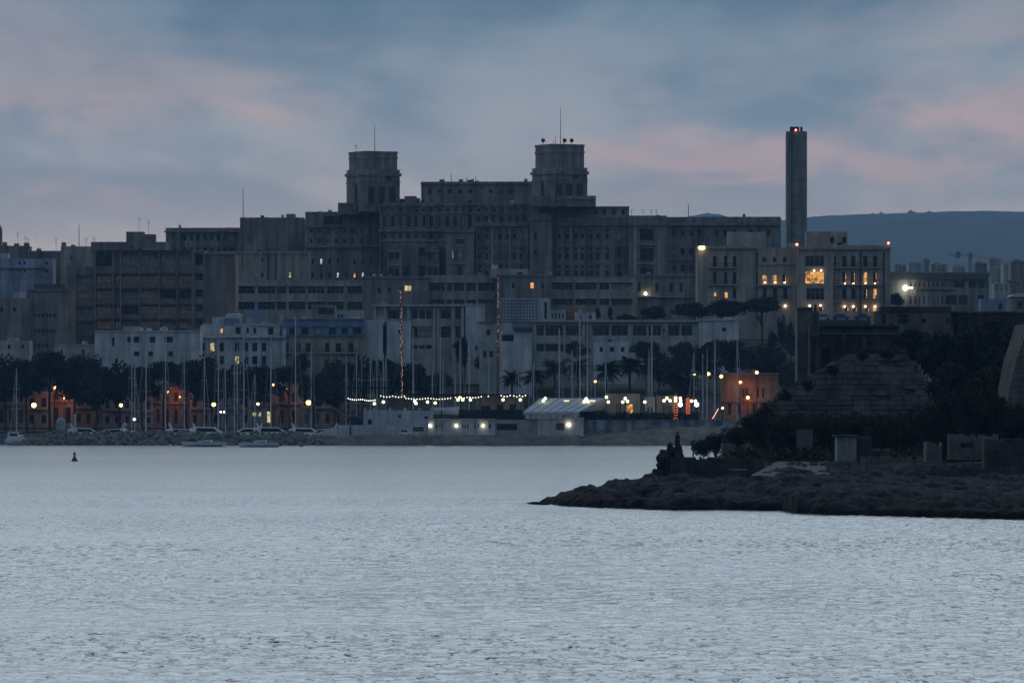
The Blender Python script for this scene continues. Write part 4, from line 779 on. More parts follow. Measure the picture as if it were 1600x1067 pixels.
for px, py, D, lab, m, r, w in [(53, 633, 1106, 'brightest orange street lamp near left end of breakwater', SODIUM, 0.6, 12), (85, 605, 1134.5, 'high orange street lamp above the lit wall at far left', SODIUM, 0.35, 150), (189, 633, 1106, 'lone orange street lamp left of the yacht masts', SODIUM, 0.42, 12), (334, 632, 1106, 'orange street lamp between masts above motor yachts', SODIUM, 0.5, 12), (403, 631, 1106, 'yellowish street lamp above the small lit kiosk window', GLOBE, 0.36, 20), (482, 629, 1106, 'large orange street lamp left of the schooner bow', SODIUM, 0.62, 12), (427, 601, 1112, 'small high orange lamp among the dark trees', SODIUM, 0.25, 30), (447, 608, 1134.8, 'orange lamp half hidden on facade right of the kiosk', SODIUM, 0.18, 140),
                               (100, 622, 1135, 'dim orange lamp low on the lit wall at far left', SODIUM, 0.15, 130), (262, 612, 1134.6, 'orange lamp half hidden in the trees above lit facade', SODIUM, 0.2, 150), (281, 620, 1135, 'second half hidden orange lamp on the lit facade', SODIUM, 0.15, 110), (210, 655, 1100, 'small greenish white lamp low behind the breakwater', COOL, 0.34, 0), (345, 643.5, 1100, 'left lamp of the low white pair over the yachts', COOL, 0.26, 0), (350.5, 643.5, 1100, 'right lamp of the low white pair over the yachts', COOL, 0.26, 0),
                               (1085, 586, 1120, 'leftmost of the high orange lamps right of palms', SODIUM, 0.32, 30), (1107, 584, 1118, 'second high orange lamp right of palms', SODIUM, 0.4, 30), (1127, 588, 1118, 'third high orange lamp right of palms', SODIUM, 0.4, 40), (1157, 597, 1128.8, 'orange lamp at upper corner of the lit house', SODIUM, 0.36, 140), (1168.5, 621, 1128.8, 'lower orange lamp in front of the lit house', SODIUM, 0.4, 140), (1182.5, 582, 1122, 'orange lamp above the roof of the lit house', SODIUM, 0.4, 20), (930, 596, 1110, 'lone orange lamp between palm crowns', SODIUM, 0.3, 20)]:
    street_lamp(px, py, D, lab, m, r, w)
# ================================================================== low houses along the promenade
def street_houses():
    random.seed(5)
    OCH = mat('ochre_facade', (0.32, 0.24, 0.16), 0.9, 0.25, 0.4, streak=0.3)
    spec = [(-20, 40, 604), (40, 78, 612), (78, 116, 600), (116, 160, 610), (160, 206, 614), (206, 240, 616), (240, 296, 603), (296, 345, 612), (345, 392, 612), (392, 430, 606), (430, 470, 604), (470, 520, 610), (520, 566, 614)]
    for i, (a, b, y0) in enumerate(spec):
        R = bld('promenade_house', f'low house behind promenade trees, {ORD[i]} from the left, {"glowing orange" if i in (2, 6, 10) else "dim"} in lamp light', 'house', (a+b)/2, 1138, 662, 'houses behind the promenade')
        w = b-a; n = max(2, round(w/16)); cols = [(a+w*(k+0.3)/n, a+w*(k+0.7)/n) for k in range(n)]
        A = Block(R, 'front', a+0.3, b-0.3, y0, 668, 1138, 9, (OCH, LIME, CREAM)[i % 3], G(cols, [(y0+10, y0+24)], 'd')+G(cols, [(y0+36, 661)], 'd', {(1, 0): 'y'} if i == 9 else None))
        A.trim('cornice', a, b, y0+1, y0+3, 0.4); A.trim('ledge', a+1, b-1, y0+26, y0+28, 0.6)
        if i % 2 == 0: A.balcony(cols[0][0]-2, cols[0][1]+2, y0+25, 0.9)
    R = bld('orange_lit_house', 'two storey house front lit strongly orange beside fort slope', 'house', 1165, 1131, 660)
    A = Block(R, 'front', 1128, 1216, 583, 670, 1131, 10, OCH, G([(1160, 1163.5), (1165.5, 1169), (1182, 1186), (1191, 1194)], [(606, 622)], 'd')+G([(1138, 1142), (1152, 1156), (1176, 1181), (1188, 1192)], [(630, 648)], 'd'))
    A.trim('cornice', 1127, 1217, 582.5, 585, 0.5); A.trim('cornice', 1128, 1216, 591, 593, 0.4); A.trim('ledge', 1128, 1216, 626, 628, 0.5); A.balcony(1157, 1174, 624, 0.9)
    # kiosk with lit windows behind the yachts
    R = bld('quay_kiosk', 'small quay kiosk with bright yellow windows behind the yachts', 'kiosk', 402, 1104, 655)
    A = Block(R, 'front', 388, 416, 638, 664, 1104.5, 4, LIME2, [(393.5, 401, 643.5, 651, 'y'), (403.5, 408.5, 643.5, 651, 'y')], parapet=0); MB().box(A.lx(386), A.lx(418), -0.6, 4.3, A.H+0.004, A.H+0.3).obj('roof', ROOF, A.o)
    R = bld('green_cabin', 'small pale green cabin with domed roof near breakwater end', 'cabin', 95, 1098, 668)
    b = MB().box(-0.8, 0.8, -0.8, 0.8, 0, 1.5); b.obj('body', mat('pale_green_paint', (0.30, 0.40, 0.34), 0.7), R, (0, 0, -0.4)); MB().sphere((0, 0, 1.1), 0.85, 10, 6).obj('dome', MATS['pale_green_paint'], R)
street_houses()
# ================================================================== the rubble breakwater
def breakwater():
    R = thing('breakwater', 'rubble mound breakwater of grey boulders in front of the yachts', 'breakwater', (X(270, 1067), 1067, 0))
    L0 = R.location; BW = mat('boulder', (0.17, 0.165, 0.15), 0.9, 0.5, 0.8, 0.5, 3)
    vs = []
    for s in range(8):
        bm = bmesh.new(); bmesh.ops.create_icosphere(bm, subdivisions=2, radius=1); rr = random.Random(s)
        ax = [(Vector((rr.gauss(0, 1), rr.gauss(0, 1), rr.gauss(0, 1))).normalized(), rr.uniform(0.62, 0.9)) for _ in range(9)]
        for v in bm.verts:
            for d, h in ax:
                q = v.co.dot(d)
                if q > h: v.co -= d*(q-h)
        me = bpy.data.meshes.new('boulder'); bm.to_mesh(me); bm.free(); me.materials.append(BW); vs.append(me)
    def top(px): return np.interp(px, [18, 30, 50, 62, 120, 300, 470, 500, 530], [0.3, 0.8, 1.6, 2.3, 2.6, 2.6, 2.5, 2.0, 1.4])
    core = MB(); n = 60
    for i in range(n):
        a, b = 24+i*500/n, 24+(i+1)*500/n
        xa, xb = X(a, 1067)-L0.x, X(b, 1067)-L0.x; ha, hb = top(a)-0.55, top(b)-0.55
        core.quad((xa, -4.6, -0.6), (xb, -4.6, -0.6), (xb, 1, hb), (xa, 1, ha)); core.quad((xa, 1, ha), (xb, 1, hb), (xb, 4, hb), (xa, 4, ha)); core.quad((xa, 4, ha), (xb, 4, hb), (xb, 8, -1), (xa, 8, -1))
    core.obj('core', BW, R); rr = random.Random(4); cnt = 0
    for row in range(6):
        f = row/5
        for k in range(50):
            px = 22+k*10.1+rr.uniform(-3, 3)+(row % 2)*5; h = top(px)
            r = rr.uniform(0.5, 0.95); z = -0.1+(h-0.35)*f+rr.uniform(-.15, .15); y = -4.4+6.0*f+rr.uniform(-.3, .3)
            o = link('boulder', vs[rr.randrange(8)], R, (X(px, 1067)-L0.x, y, z), 0, (r*rr.uniform(0.9, 1.35), r, r*rr.uniform(0.65, 0.95))); o.rotation_euler = (rr.uniform(-.5, .5), rr.uniform(-.5, .5), rr.uniform(0, 6.3)); cnt += 1
    # harbour beacon at the end of the mole
    R = thing('harbour_beacon', 'slim white beacon post on the breakwater', 'beacon', (X(117, 1068), 1068, 2.6)); b = MB(); zt = Z(646, 1068)-2.6
    b.tube((0, 0, 0), (0, 0, 0.5), 0.5, 0.3, 8); b.tube((0, 0, 0.5), (0, 0, zt-0.4), 0.24, 0.2, 8); b.obj('post', WHITE, R)
    MB().tube((0, 0, zt-0.4), (0, 0, zt-0.28), 0.42, 0.42, 8).tube((0, 0, zt-0.28), (0, 0, zt), 0.15, 0.1, 8).obj('lantern', WHITE, R)
breakwater()
# ================================================================== boats
HULLW = mat('white_gelcoat', (0.78, 0.79, 0.80), 0.35, 0.12, 0.8); HULLD = mat('navy_gelcoat', (0.03, 0.04, 0.07), 0.35, 0.2); ALU = mat('mast_alloy', (0.55, 0.57, 0.60), 0.45, 0.15, 0.5); WOOD = mat('varnished_spar', (0.16, 0.09, 0.05), 0.6, 0.3); COVER = mat('blue_sail_cover', (0.05, 0.08, 0.16), 0.8, 0.2)
TINT = mat('tinted_glass', (0.01, 0.012, 0.015), 0.1, 0.2, spec=0.6)
def hull_mesh(L, B, Fb, m, bow=1.3, mi=None):
    b = MB(); n = 12; rows = []
    for i in range(n+1):
        t = i/n; x = -L/2+L*t; w = B/2*(1-max(0, (t-0.35)/0.65)**2.2)*(0.78+0.22*min(1, t/0.35)); sh = Fb*(1+0.28*max(0, t-0.4)**1.5)
        w = max(w, 0.03); rake = bow*max(0, t-0.75)*0.6
        rows.append([(x+rake, -w, sh), (x+rake*0.4, -w*0.92, sh*0.4), (x, -w*0.5, -0.35), (x, 0, -0.5), (x, w*0.5, -0.35), (x+rake*0.4, w*0.92, sh*0.4), (x+rake, w, sh)])
    for i in range(n):
        for j in range(6): b.quad(rows[i][j], rows[i+1][j], rows[i+1][j+1], rows[i][j+1])
        b.quad(rows[i][6], rows[i+1][6], rows[i+1][0], rows[i][0])
    b.poly(rows[0][::-1]); return b.mesh('hull', m, False)
SH = [hull_mesh(11, 3.5, 1.15, HULLW), hull_mesh(11, 3.4, 1.15, HULLD), hull_mesh(12.5, 3.8, 1.25, HULLW)]
def cabin_mesh():
    b = MB(); b.prism([(-1.8, 0), (2.4, 0), (1.9, 0.45), (0.2, 0.62), (-1.8, 0.66)], -1.0, 1.0); return b.mesh('cabin', HULLW)
CAB = cabin_mesh(); CABW = MB().box(-1.4, 1.3, -1.012, 1.012, 0.22, 0.42).mesh('cabin_window', TINT)
def sailboat(px, ytop, D, label, group, rz, wood=False, v=0, r=0.12, lean=0.0):
    R = thing('sailing_yacht', label, 'sailboat', (X(px, D), D, 0.0), rz, group)
    link('hull', SH[v], R, (0.6, 0, 0)); link('cabin', CAB, R, (0.3, 0, 1.1)); link('cabin_window', CABW, R, (0.3, 0, 1.1))
    zt = Z(ytop, D); mm = WOOD if wood else ALU
    b = MB(); b.tube((0, 0, 1.1), (lean, 0, zt), r, r*0.75, 7); mast = b.obj('mast', mm, R)
    for f in ((0.42, 0.9), (0.70, 0.7)) if zt > 12 else ((0.55, 0.8),):
        z = 1.1+(zt-1.1)*f[0]; MB().tube((lean*f[0], -f[1], z+0.1), (lean*f[0], 0, z), 0.04, n=4).tube((lean*f[0], 0, z), (lean*f[0], f[1], z+0.1), 0.04, n=4).obj('spreader', mm, mast)
    MB().tube((0, 0, 2.2), (-4.2, 0, 2.35), 0.08, n=6).tube((-0.1, 0, 2.36), (-4.0, 0, 2.46), 0.22, 0.12, 7).obj('boom', COVER if v != 2 else HULLW, R)
    g = MB(); g.tube((0, 0, zt), (5.8, 0, 1.45), 0.065, n=5); g.tube((0, 0, zt), (-4.7, 0, 1.25), 0.022, n=4)
    for s in (-1, 1): g.tube((0, 0, zt*0.97), (-0.2, s*1.6, 1.2), 0.02, n=4); g.tube((0, 0, zt*0.6), (0.2, s*1.55, 1.2), 0.02, n=4)
    g.obj('rigging', STEEL, R); return R
def yachts():
    A = [(26, 575), (206, 551), (210.5, 566), (228, 511), (258.5, 508), (288, 536), (319, 556), (341, 508), (352, 555), (366, 541), (371, 540), (381, 505), (398, 585), (423, 523), (462, 499), (486, 534)]
    B_ = [(541, 556), (557, 553), (565, 556), (579, 555), (589, 553), (599, 552), (603, 555), (645.5, 513), (676, 565), (688, 524), (692, 560), (711, 545), (719, 528), (733, 509), (764, 560), (810, 552)]
    C_ = [(834, 565), (874, 513), (894, 547), (906, 484), (918, 504), (930, 536), (946, 551), (1014, 546), (1018.5, 508), (1084, 551), (1098, 553), (1105, 546), (1117, 512), (1152, 530)]
    rr = random.Random(9)
    for zone, lst in (('behind the rubble breakwater', A), ('behind the waterside restaurant', B_), ('between tent and fort slope', C_)):
        for i, (px, y) in enumerate(lst):
            tall = 'tall' if y < 515 else ('short' if y > 560 else 'slim')
            ang = rr.choice([1.35, 1.75, -1.4, -1.75])+rr.uniform(-.15, .15)
            sailboat(px, y, 1083+rr.uniform(0, 12), f'sailing yacht with {tall} bare mast, {ORD[i]} from left {zone}', f'sailing yachts {zone}', ang, v=rr.choice([0, 0, 1, 2]), r=0.12 if y < 530 else 0.085, lean=rr.uniform(-.25, .25))
yachts()
def motor_yachts():
    def mesh():
        b = MB(); b.prism([(-3.4, 0), (3.4, 0), (2.2, 0.75), (0.9, 1.5), (-2.4, 1.6), (-3.4, 1.3)], -1.25, 1.25); return b.mesh('superstructure', HULLW)
    sm = mesh(); wm = MB().prism([(-2.2, 0.75), (1.6, 0.72), (0.9, 1.32), (-2.1, 1.38)], -1.265, 1.265).mesh('cabin_window', TINT)
    for px, D, L, rz, lab in [(132, 1082, 10, 0.1, 'small white motor yacht with radar arch nearest breakwater end'), (176, 1080, 9, 3.0, 'low white speedboat left of the tall masts'), (284, 1079, 9, 0.2, 'white motor yacht with raked arch in mid breakwater'), (325, 1081, 11, 0.0, 'long low white motor yacht under the orange lamp'), (388, 1080, 10, 3.2, 'white motor yacht with dark cockpit cover'), (425, 1079, 11, 0.1, 'largest white motor yacht under the leaning mast'), (478, 1081, 10, 0.0, 'white motor yacht with blue grey canopy near restaurant'), (507, 1080, 9, 3.1, 'low white cruiser just left of the schooner')]:
        R = thing('motor_yacht', lab, 'motor yacht', (X(px, D), D, 0), rz, 'motor yachts behind the breakwater'); s = L/10
        link('hull', SH[2], R, (0, 0, 0), 0, (s*0.85, s, 1.35)); link('superstructure', sm, R, (0.2, 0, 1.65), 0, (s, s, s)); link('cabin_window', wm, R, (0.2, 0, 1.65), 0, (s, s, s))
        MB().path([(-2.2*s, -1.2, 3.1), (-2.6*s, -1.0, 4.0), (-2.6*s, 1.0, 4.0), (-2.2*s, 1.2, 3.1)], 0.09, n=6).obj('radar_arch', HULLW, R); MB().tube((-2.6*s, 0, 4.0), (-2.6*s, 0, 5.2), 0.03, n=4).obj('aerial', ALU, R)
    # moored boats outside the mole
    for px, y, L, lab, rz in [(319, 698, 7.4, 'low grey moored motorboat, left of two outside breakwater', math.pi), (405, 698.5, 7.4, 'low grey moored sailing dinghy boat, right of two outside breakwater', math.pi+0.05)]:
        D = H/(K*(y-HY)); R = thing('moored_boat', lab, 'boat', (X(px, D), D, 0), rz, 'boats moored off the breakwater'); link('hull', SH[2 if px < 350 else 0], R, (0, 0, 0.05), 0, (L/11.6, 0.75, 0.62))
        link('cabin', CAB, R, (-0.3, 0, 0.68), 0, (0.62, 0.7, 0.8)); link('cabin_window', CABW, R, (-0.3, 0, 0.68), 0, (0.62, 0.7, 0.8))
        MB().tube((0, 0, 0), (0.3, 0, 0.7), 0.22, 0.15, 6).obj('outboard_motor', IRON, R, (-L/2-0.2, 0, 0.2))
    R = thing('work_boat', 'blunt little cabin boat left of the breakwater end', 'boat', (X(22, 1082), 1082, 0), 0.1); link('hull', SH[0], R, (0, 0, 0), 0, (0.32, 0.7, 0.9)); MB().box(-1.2, 0.9, -0.9, 0.9, 0, 1.4).obj('wheelhouse', HULLW, R, (0, 0, 0.95)); MB().box(-1.3, 1.1, -1, 1, 0, 0.1).obj('roof', HULLW, R, (0, 0, 2.35)); MB().box(-0.9, 0.6, -0.915, 0.915, 0.7, 1.15).obj('cabin_window', TINT, R, (0, 0, 0.95))
    # floats and the navigation buoy
    def float_(px, y, r, m, lab):
        D = H/(K*(y-HY)); R = thing('mooring_float', lab, 'buoy', (X(px, D), D, 0)); MB().sphere((0, 0, 0.1), r, 10, 7, sz=0.9).obj('ball', m, R); MB().tube((0, 0, r*0.9), (0, 0, r*1.3), 0.06, n=6).obj('ring', IRON, R)
    float_(266, 697.5, 0.32, HULLW, 'small pale mooring float left of the moored boats'); float_(471, 697.5, 0.36, REDW, 'small red mooring float right of the moored boats'); float_(350, 698.5, 0.3, HULLW, 'pale mooring float at bow of the left moored boat')
    D = H/(K*(720.5-HY)); R = thing('navigation_buoy', 'dark olive conical buoy floating alone at left', 'buoy', (X(116.5, D), D, 0)); ol = mat('olive_paint', (0.07, 0.075, 0.02), 0.6, 0.3)
    MB().tube((0, 0, -0.2), (0, 0, 0.12), 0.46, 0.46, 12).tube((0, 0, 0.12), (0, 0, 0.62), 0.42, 0.18, 12).obj('float_body', ol, R); MB().tube((0, 0, 0.62), (0, 0, 0.9), 0.12, 0.10, 8).obj('stem', IRON, R); MB().tube((0, 0, 0.86), (0, 0, 1.15), 0.2, 0.16, 10).obj('lantern', ol, R); MB().tube((0, 0, 1.15), (0, 0, 1.36), 0.06, 0.03, 6).obj('topmark', IRON, R)
motor_yachts()
# ================================================================== schooner restaurant, lido and tent
def schooner():
    D = 1081; R = thing('schooner', 'dark old schooner with two tall light wrapped masts and deck awning', 'schooner', (X(690, D), D, 0)); L0 = R.location
    HB = mat('black_hull', (0.02, 0.02, 0.024), 0.5, 0.3)
    b = MB(); n = 16; x0, x1 = X(548, D)-L0.x, X(822, D)-L0.x; rows = []
    for i in range(n+1):
        t = i/n; x = x0+(x1-x0)*t; w = 3.4*math.sin(math.pi*min(1, 0.06+t*0.9))**0.6; s = 3.6+1.3*(2*t-1)**2*(1.5 if t < .5 else 1)
        rows.append([(x, -w, s), (x, -w*0.9, 1.2), (x, -w*0.3, -1), (x, w*0.3, -1), (x, w*0.9, 1.2), (x, w, s)])
    for i in range(n):
        for j in range(5): b.quad(rows[i][j], rows[i+1][j], rows[i+1][j+1], rows[i][j+1])
        b.quad(rows[i][5], rows[i+1][5], rows[i+1][0], rows[i][0])
    b.poly(rows[0][::-1]); b.poly(rows[-1]); b.obj('hull', HB, R)
    def lx(px): return X(px, D)-L0.x
    MB().path([(lx(552), 0, 4.6), (lx(530), 0, 6.2), (lx(508), 0, 7.9)], 0.22, 0.1, 7).obj('bowsprit', WOOD, R)
    for px, py, m2, wr in ((626, 447, 629, 0.26), (778.5, 428, 777, 0.26)):
        zt = Z(py, D); mst = MB().tube((lx(m2), 0, 2), (lx(px), 0, zt), wr, 0.13, 8).obj('mast', WOOD, R)
        s = MB(); k = 64; rr = random.Random(px)
        for i in range(k):
            t = 0.22+0.77*i/k if px < 700 else 0.48+0.5*i/k
            if rr.random() < (0.4 if px < 700 else 0.62): continue
            x = lx(m2)+(lx(px)-lx(m2))*t; s.sphere((x+rr.uniform(-.16, .16), -wr-0.05, 2+(zt-2)*t), 0.05 if px < 700 else 0.042, 5, 4)
        s.obj('light_string', glow('warm_bulb', (1.0, 0.62, 0.45), 2.2), mst)
    MB().tube((lx(628), -0.2, Z(560, D)), (lx(600), -0.2, Z(640, D)), 0.04, n=4).tube((lx(778), 0, Z(500, D)), (lx(764), 0, Z(618, D)), 0.05, n=4).tube((lx(778), 0, Z(530, D)), (lx(790), 0, Z(618, D)), 0.05, n=4).tube((lx(738), 0, Z(526, D)), (lx(762), 0, Z(610, D)), 0.05, n=4).obj('rigging', STEEL, R)
    # awnings over the deck
    AW = mat('dark_awning', (0.022, 0.025, 0.03), 0.85, 0.3)
    a = MB().box(lx(544), lx(634), -3.6, -0.4, Z(607, D), Z(605, D)).obj('deck_awning', AW, R)
    for px in (546, 566, 588, 610, 632): MB().tube((lx(px), -3.4, 3.4), (lx(px), -3.4, Z(606.5, D)), 0.06, n=5).obj('awning_post', IRON, R)
schooner()
def lido():
    D = 1072
    def box_thing(name, label, cat, parts, px, py, DD, group=None):
        R = bld(name, label, cat, px, DD, py, group)
        return R
    # rock shelf it all stands on
    xs = np.linspace(X(505, D), X(1240, D), 230); ys = np.linspace(1061, 1079.5, 26)
    def sz(x, y):
        px = 800+x/(K*1068); top = np.interp(px, [505, 530, 560, 900, 960, 1020, 1060, 1140, 1240], [0.3, 1.5, 1.9, 1.9, 2.4, 3.0, 3.3, 3.6, 4.0])
        e = np.clip((y-1061.3-1.6*vnoise(x*0.25, y*0.02, 31, 3))/np.where(px > 905, 9.0, 3.2), 0, 1)
        return -0.6+(top+0.6)*e**0.8+(vnoise(x*0.8, y*0.9, 33, 3)-0.5)*0.7*(e > 0.02)*(e < 0.98)+np.where(px > 905, (vnoise(x*0.5, y*0.6, 35, 4)-0.5)*0.8*e, 0)
    tag(link('rock_shelf', grid_mesh('rock_shelf', xs, ys, sz, mat('shelf_rock', (0.15, 0.145, 0.13), 0.9, 0.5, 0.5, 0.6, 2), False)), None, None, kind='structure')
    R = bld('lido_terrace_house', 'long white terrace building with battlemented parapet by the water', 'building', 610, 1071, 682)
    a = Block(R, 'upper_terrace', 568, 677, 641, 668, 1073.5, 5, WHITE, [(575, 581, 655, 663, 'k'), (622, 627, 648, 653, 'k'), (663, 669, 650, 655, 'k')], parapet=0)
    for x in (570, 585, 609, 633, 656, 674): a.trim('parapet_post', x-2, x+2, 637, 642, 0.05, WHITE, back=0.6)
    b = Block(R, 'lower_terrace', 527, 672, 664, 684, 1070.5, 3, WHITE, [(546, 549, 666, 681, 'k'), (645, 662, 667, 674, 'k')], parapet=0)
    c = MB().prism([(X(480, D), Z(684, D)), (X(528, D), Z(684, D)), (X(528, D), Z(668, D)), (X(514, D), Z(668.5, D))], 1069.6, 1073).obj('ramp_wall', WHITE, R, -R.location)
    rl = MB()
    for i in range(24): x = X(552+i*4.6, 1069); rl.box(x-0.03, x+0.03, 1069.0, 1069.06, 2.0, 3.0)
    rl.box(X(551, 1069), X(660, 1069), 1068.99, 1069.07, 3.0, 3.07); rl.box(X(551, 1069), X(660, 1069), 1068.99, 1069.07, 2.5, 2.55); rl.obj('railing', WHITE, R, -R.location)
    R = bld('bathing_cabins', 'row of white bathing cabins with three small lamps', 'cabins', 720, 1069, 682)
    a = Block(R, 'front', 669, 773, 655.5, 682.5, 1069.5, 4, WHITE, G([(681, 683), (685, 687), (689, 691), (722, 724), (726, 728), (730, 732), (741, 743), (747, 749), (751, 753), (764, 767)], [(662, 669)], 'k'), parapet=0)
    a.trim('roof_slab', 667.5, 774.5, 654, 656, 0.4, WHITE)
    for i in range(6): a.trim('pilaster', 677+17*i, 679+17*i, 657, 682, 0.1, WHITE)
    for px in (672, 713, 754.5): MB().sphere((a.lx(px), -0.3, a.lz(665)), 0.24, 8, 6).obj('wall_lamp', glow('cabin_lamp', (1.0, 0.95, 0.68), 9), a.o)
    R = bld('boat_store', 'dark mouthed white boat store between cabins and tent', 'building', 806, 1071, 682)
    a = Block(R, 'front', 773, 842, 655.5, 682, 1071, 5, PALE, [(776, 808, 662, 672, 'k')], parapet=0, rec=1.2)
    R = bld('sign_hut', 'white waterside hut with brown sign and one lamp', 'hut', 875, 1069, 682)
    a = Block(R, 'front', 840, 912, 652.5, 682, 1069, 6, WHITE, parapet=0); a.trim('roof_slab', 839, 913, 652, 654.5, 0.3, WHITE); a.trim('sign_board', 869, 882, 661, 671, 0.08, mat('brown_board', (0.11, 0.075, 0.05), 0.8)); MB().sphere((a.lx(888.5), -0.3, a.lz(663.5)), 0.28, 8, 6).obj('wall_lamp', MATS['cabin_lamp'], a.o)
    R = bld('sea_wall', 'stained pale sea wall running right from the sign hut', 'wall', 1010, 1072, 680)
    a = Block(R, 'face', 912, 1142, 656.5, 684, 1073, 1.2, mat('stained_wall', (0.34, 0.36, 0.38), 0.9, 0.55, 0.5, streak=0.5), parapet=0); a.trim('coping', 911, 1143, 656, 658, 0.15)
    # deck canopy with the festoon
    AW = MATS['dark_awning']; DD = 1076
    R = bld('terrace_canopy', 'long dark flat canopy over the restaurant terrace', 'canopy', 728, DD, 650); L0 = R.location
    MB().box(X(633, DD), X(826, DD), DD-2, DD+2.2, Z(619, DD), Z(615.5, DD)).obj('roof', AW, R, -L0)
    for px in (636, 660, 690, 720, 750, 780, 806, 824): MB().tube((X(px, DD), DD-1.8, 1.5), (X(px, DD), DD-1.8, Z(619, DD)), 0.09, n=6).obj('post', IRON, R, -L0)
    MB().box(X(640, DD), X(824, DD), DD+1.2, DD+1.6, 1.5, Z(640, DD)).obj('back_hedge', LEAF, R, -L0)
    for px, py, r in ((592, 626, 1.0), (613, 631, 0.5), (618, 631, 0.45), (676, 631, 0.35), (710, 627, 0.4)):
        pass
    R = bld('white_kitchen', 'white flat kitchen block under the canopy lamps', 'building', 800, 1078, 655); a = Block(R, 'front', 744, 818, 622, 660, 1078.4, 3, PALE, [(752, 766, 634, 648, 'k'), (776, 786, 632, 645, 'k'), (796, 806, 632, 645, 'k')], parapet=0)
    R = thing('dinghy_hull', 'pale rounded boat hull laid on the terrace roof', 'boat', (X(697, 1075), 1075, Z(649, 1075)), 0.0); o = link('hull', SH[0], R, (0, 0, 0.5), 0, (0.43, 0.55, 0.9))
    b = MB().box(-2.2, 2.2, -0.8, 0.8, -0.5, 0.06); b.obj('cradle', WOOD, R)
    # festoon bulbs
    R = thing('festoon_string', 'string of small white bulbs along the canopy edge', 'string lights', (X(690, 1073.8), 1073.8, Z(622, 1073.8))); L0 = R.location; bm = MB().sphere((0, 0, 0), 0.10, 8, 6).mesh('bulb', FEST); w = []
    seg = [(544, 622.5, 586, 625, 14), (595, 618.5, 632, 619, 9), (634, 622, 704, 622, 17), (712, 621, 752, 619.5, 10), (763, 619, 764, 619, 1), (783, 618, 797, 618, 4), (803, 618.5, 821, 617.5, 5)]
    for (a, y0, b, y1, n) in seg:
        for i in range(n):
            t = i/max(1, n-1); sag = 1.6*math.sin(math.pi*((t*2) % 1)); p = P(a+(b-a)*t, y0+(y1-y0)*t+sag, 1073.8)-L0; w.append(p+Vector((0, 0, 0.14))); link('bulb', bm, R, p)
    MB().path(w, 0.02, n=4).obj('wire', IRON, R)
    # tent
    D2 = 1073; R = bld('marquee_tent', 'big white marquee tent with glowing striped walls', 'tent', 865, D2, 655); L0 = R.location
    TC = mat('tent_canvas', (0.50, 0.51, 0.52), 0.8, 0.15, 0.6); zr, ze = Z(622, D2), Z(643.5, D2)
    b = MB(); x0, x1, xr0, xr1 = X(817, D2), X(905, D2), X(845, D2+4), X(946, D2+4)
    b.quad((x0, D2-3, ze), (x1, D2-3, ze), (xr1, D2+4, zr), (xr0, D2+4, zr)); b.quad((x1, D2-3, ze), (X(950, D2+8), D2+8, Z(640, D2)), (X(950, D2+8), D2+8, Z(640, D2)+0.01), (xr1, D2+4, zr)); b.quad((x0, D2-3, ze), (xr0, D2+4, zr), (X(820, D2+10), D2+10, ze), (X(818, D2+9), D2+9, ze-0.02)); b.quad((X(820, D2+10), D2+10, ze), (xr0, D2+4, zr), (xr1, D2+4, zr), (X(950, D2+9), D2+9, ze))
    b.box(x0, x1, D2-3.05, D2-2.97, ze-0.55, ze-0.005); b.obj('roof', TC, R, -L0)
    for i in range(8): t = i/7; MB().tube((x0+(x1-x0)*t, D2-3.03, ze+0.03), (xr0+(xr1-xr0)*t, D2+3.97, zr+0.03), 0.06, n=4).obj('seam', GREYB, R, -L0)
    wl = lit_mat('tent_window_glow', (0.75, 0.62, 0.36), 0.13)
    for i in range(15):
        xa = X(820+i*5.7, D2-2.8); MB().box(xa, xa+0.32, D2-2.86, D2-2.8, Z(654, D2), ze-0.56).obj('wall_post', TC, R, -L0); MB().box(xa+0.33, xa+0.65, D2-2.84, D2-2.81, Z(654, D2), ze-0.56).obj('wall_panel', wl, R, -L0)
    for px, py in ((885, 625.5), (926, 625.5)): MB().box(X(px-4, D2+3), X(px+4, D2+3), D2+2.3, D2+3, Z(py+1.2, D2+3)-0.1, Z(py-1.2, D2+3)-0.1).obj('roof_light', glow('roof_light', (1.0, 0.7, 0.35), 1.4), R, -L0)
    # restaurant pavilions right of the tent
    for i, (x0, x1, y0, y1, m, lab) in enumerate([(946, 1000, 615, 657, CREAM, 'widest beige pavilion right of the tent'), (1007, 1023, 620, 657, WHITE, 'narrow pale pavilion in the middle of three'), (1026, 1056, 618, 657, CREAM, 'rightmost beige pavilion beside the red lit palms'), (905, 946, 632, 657, LIME2, 'low dark glazed pavilion touching the tent')]):
        R = bld('garden_pavilion', lab, 'pavilion', (x0+x1)/2, 1080, 657, 'pavilions on the terrace'); w = x1-x0
        Block(R, 'front', x0, x1, y0, y1, 1079+i*0.3, 4, m, [(x0+w*0.3, x0+w*0.45, y0+16, y1-4, 'm'), (x0+w*0.6, x0+w*0.8, y0+16, y1-4, 'l' if i == 0 else 'm')], parapet=0)
    # hedge along the terrace
    hp = np.random.default_rng(3).uniform(size=(5200, 3))*np.array([X(1092, 1076)-X(906, 1076), 1.6, 1.5])+np.array([X(906, 1076), 1075.5, Z(657, 1076)-0.2])
    hp[:, 2] += vnoise(hp[:, 0]*0.9, hp[:, 1], 3, 2)*0.9-0.3
    tag(link('clipped_hedge', leaf_mesh('clipped_hedge', hp, 0.42, LEAF, 3)), 'clipped dark hedge along the top of the sea wall', 'hedge')
    # globe lamps on posts
    gm = MB().sphere((0, 0, 0), 0.28, 10, 7).mesh('globe', GLOBE); cm = MB().sphere((0, 0, 0), 0.42, 10, 7).mesh('globe', COOL)
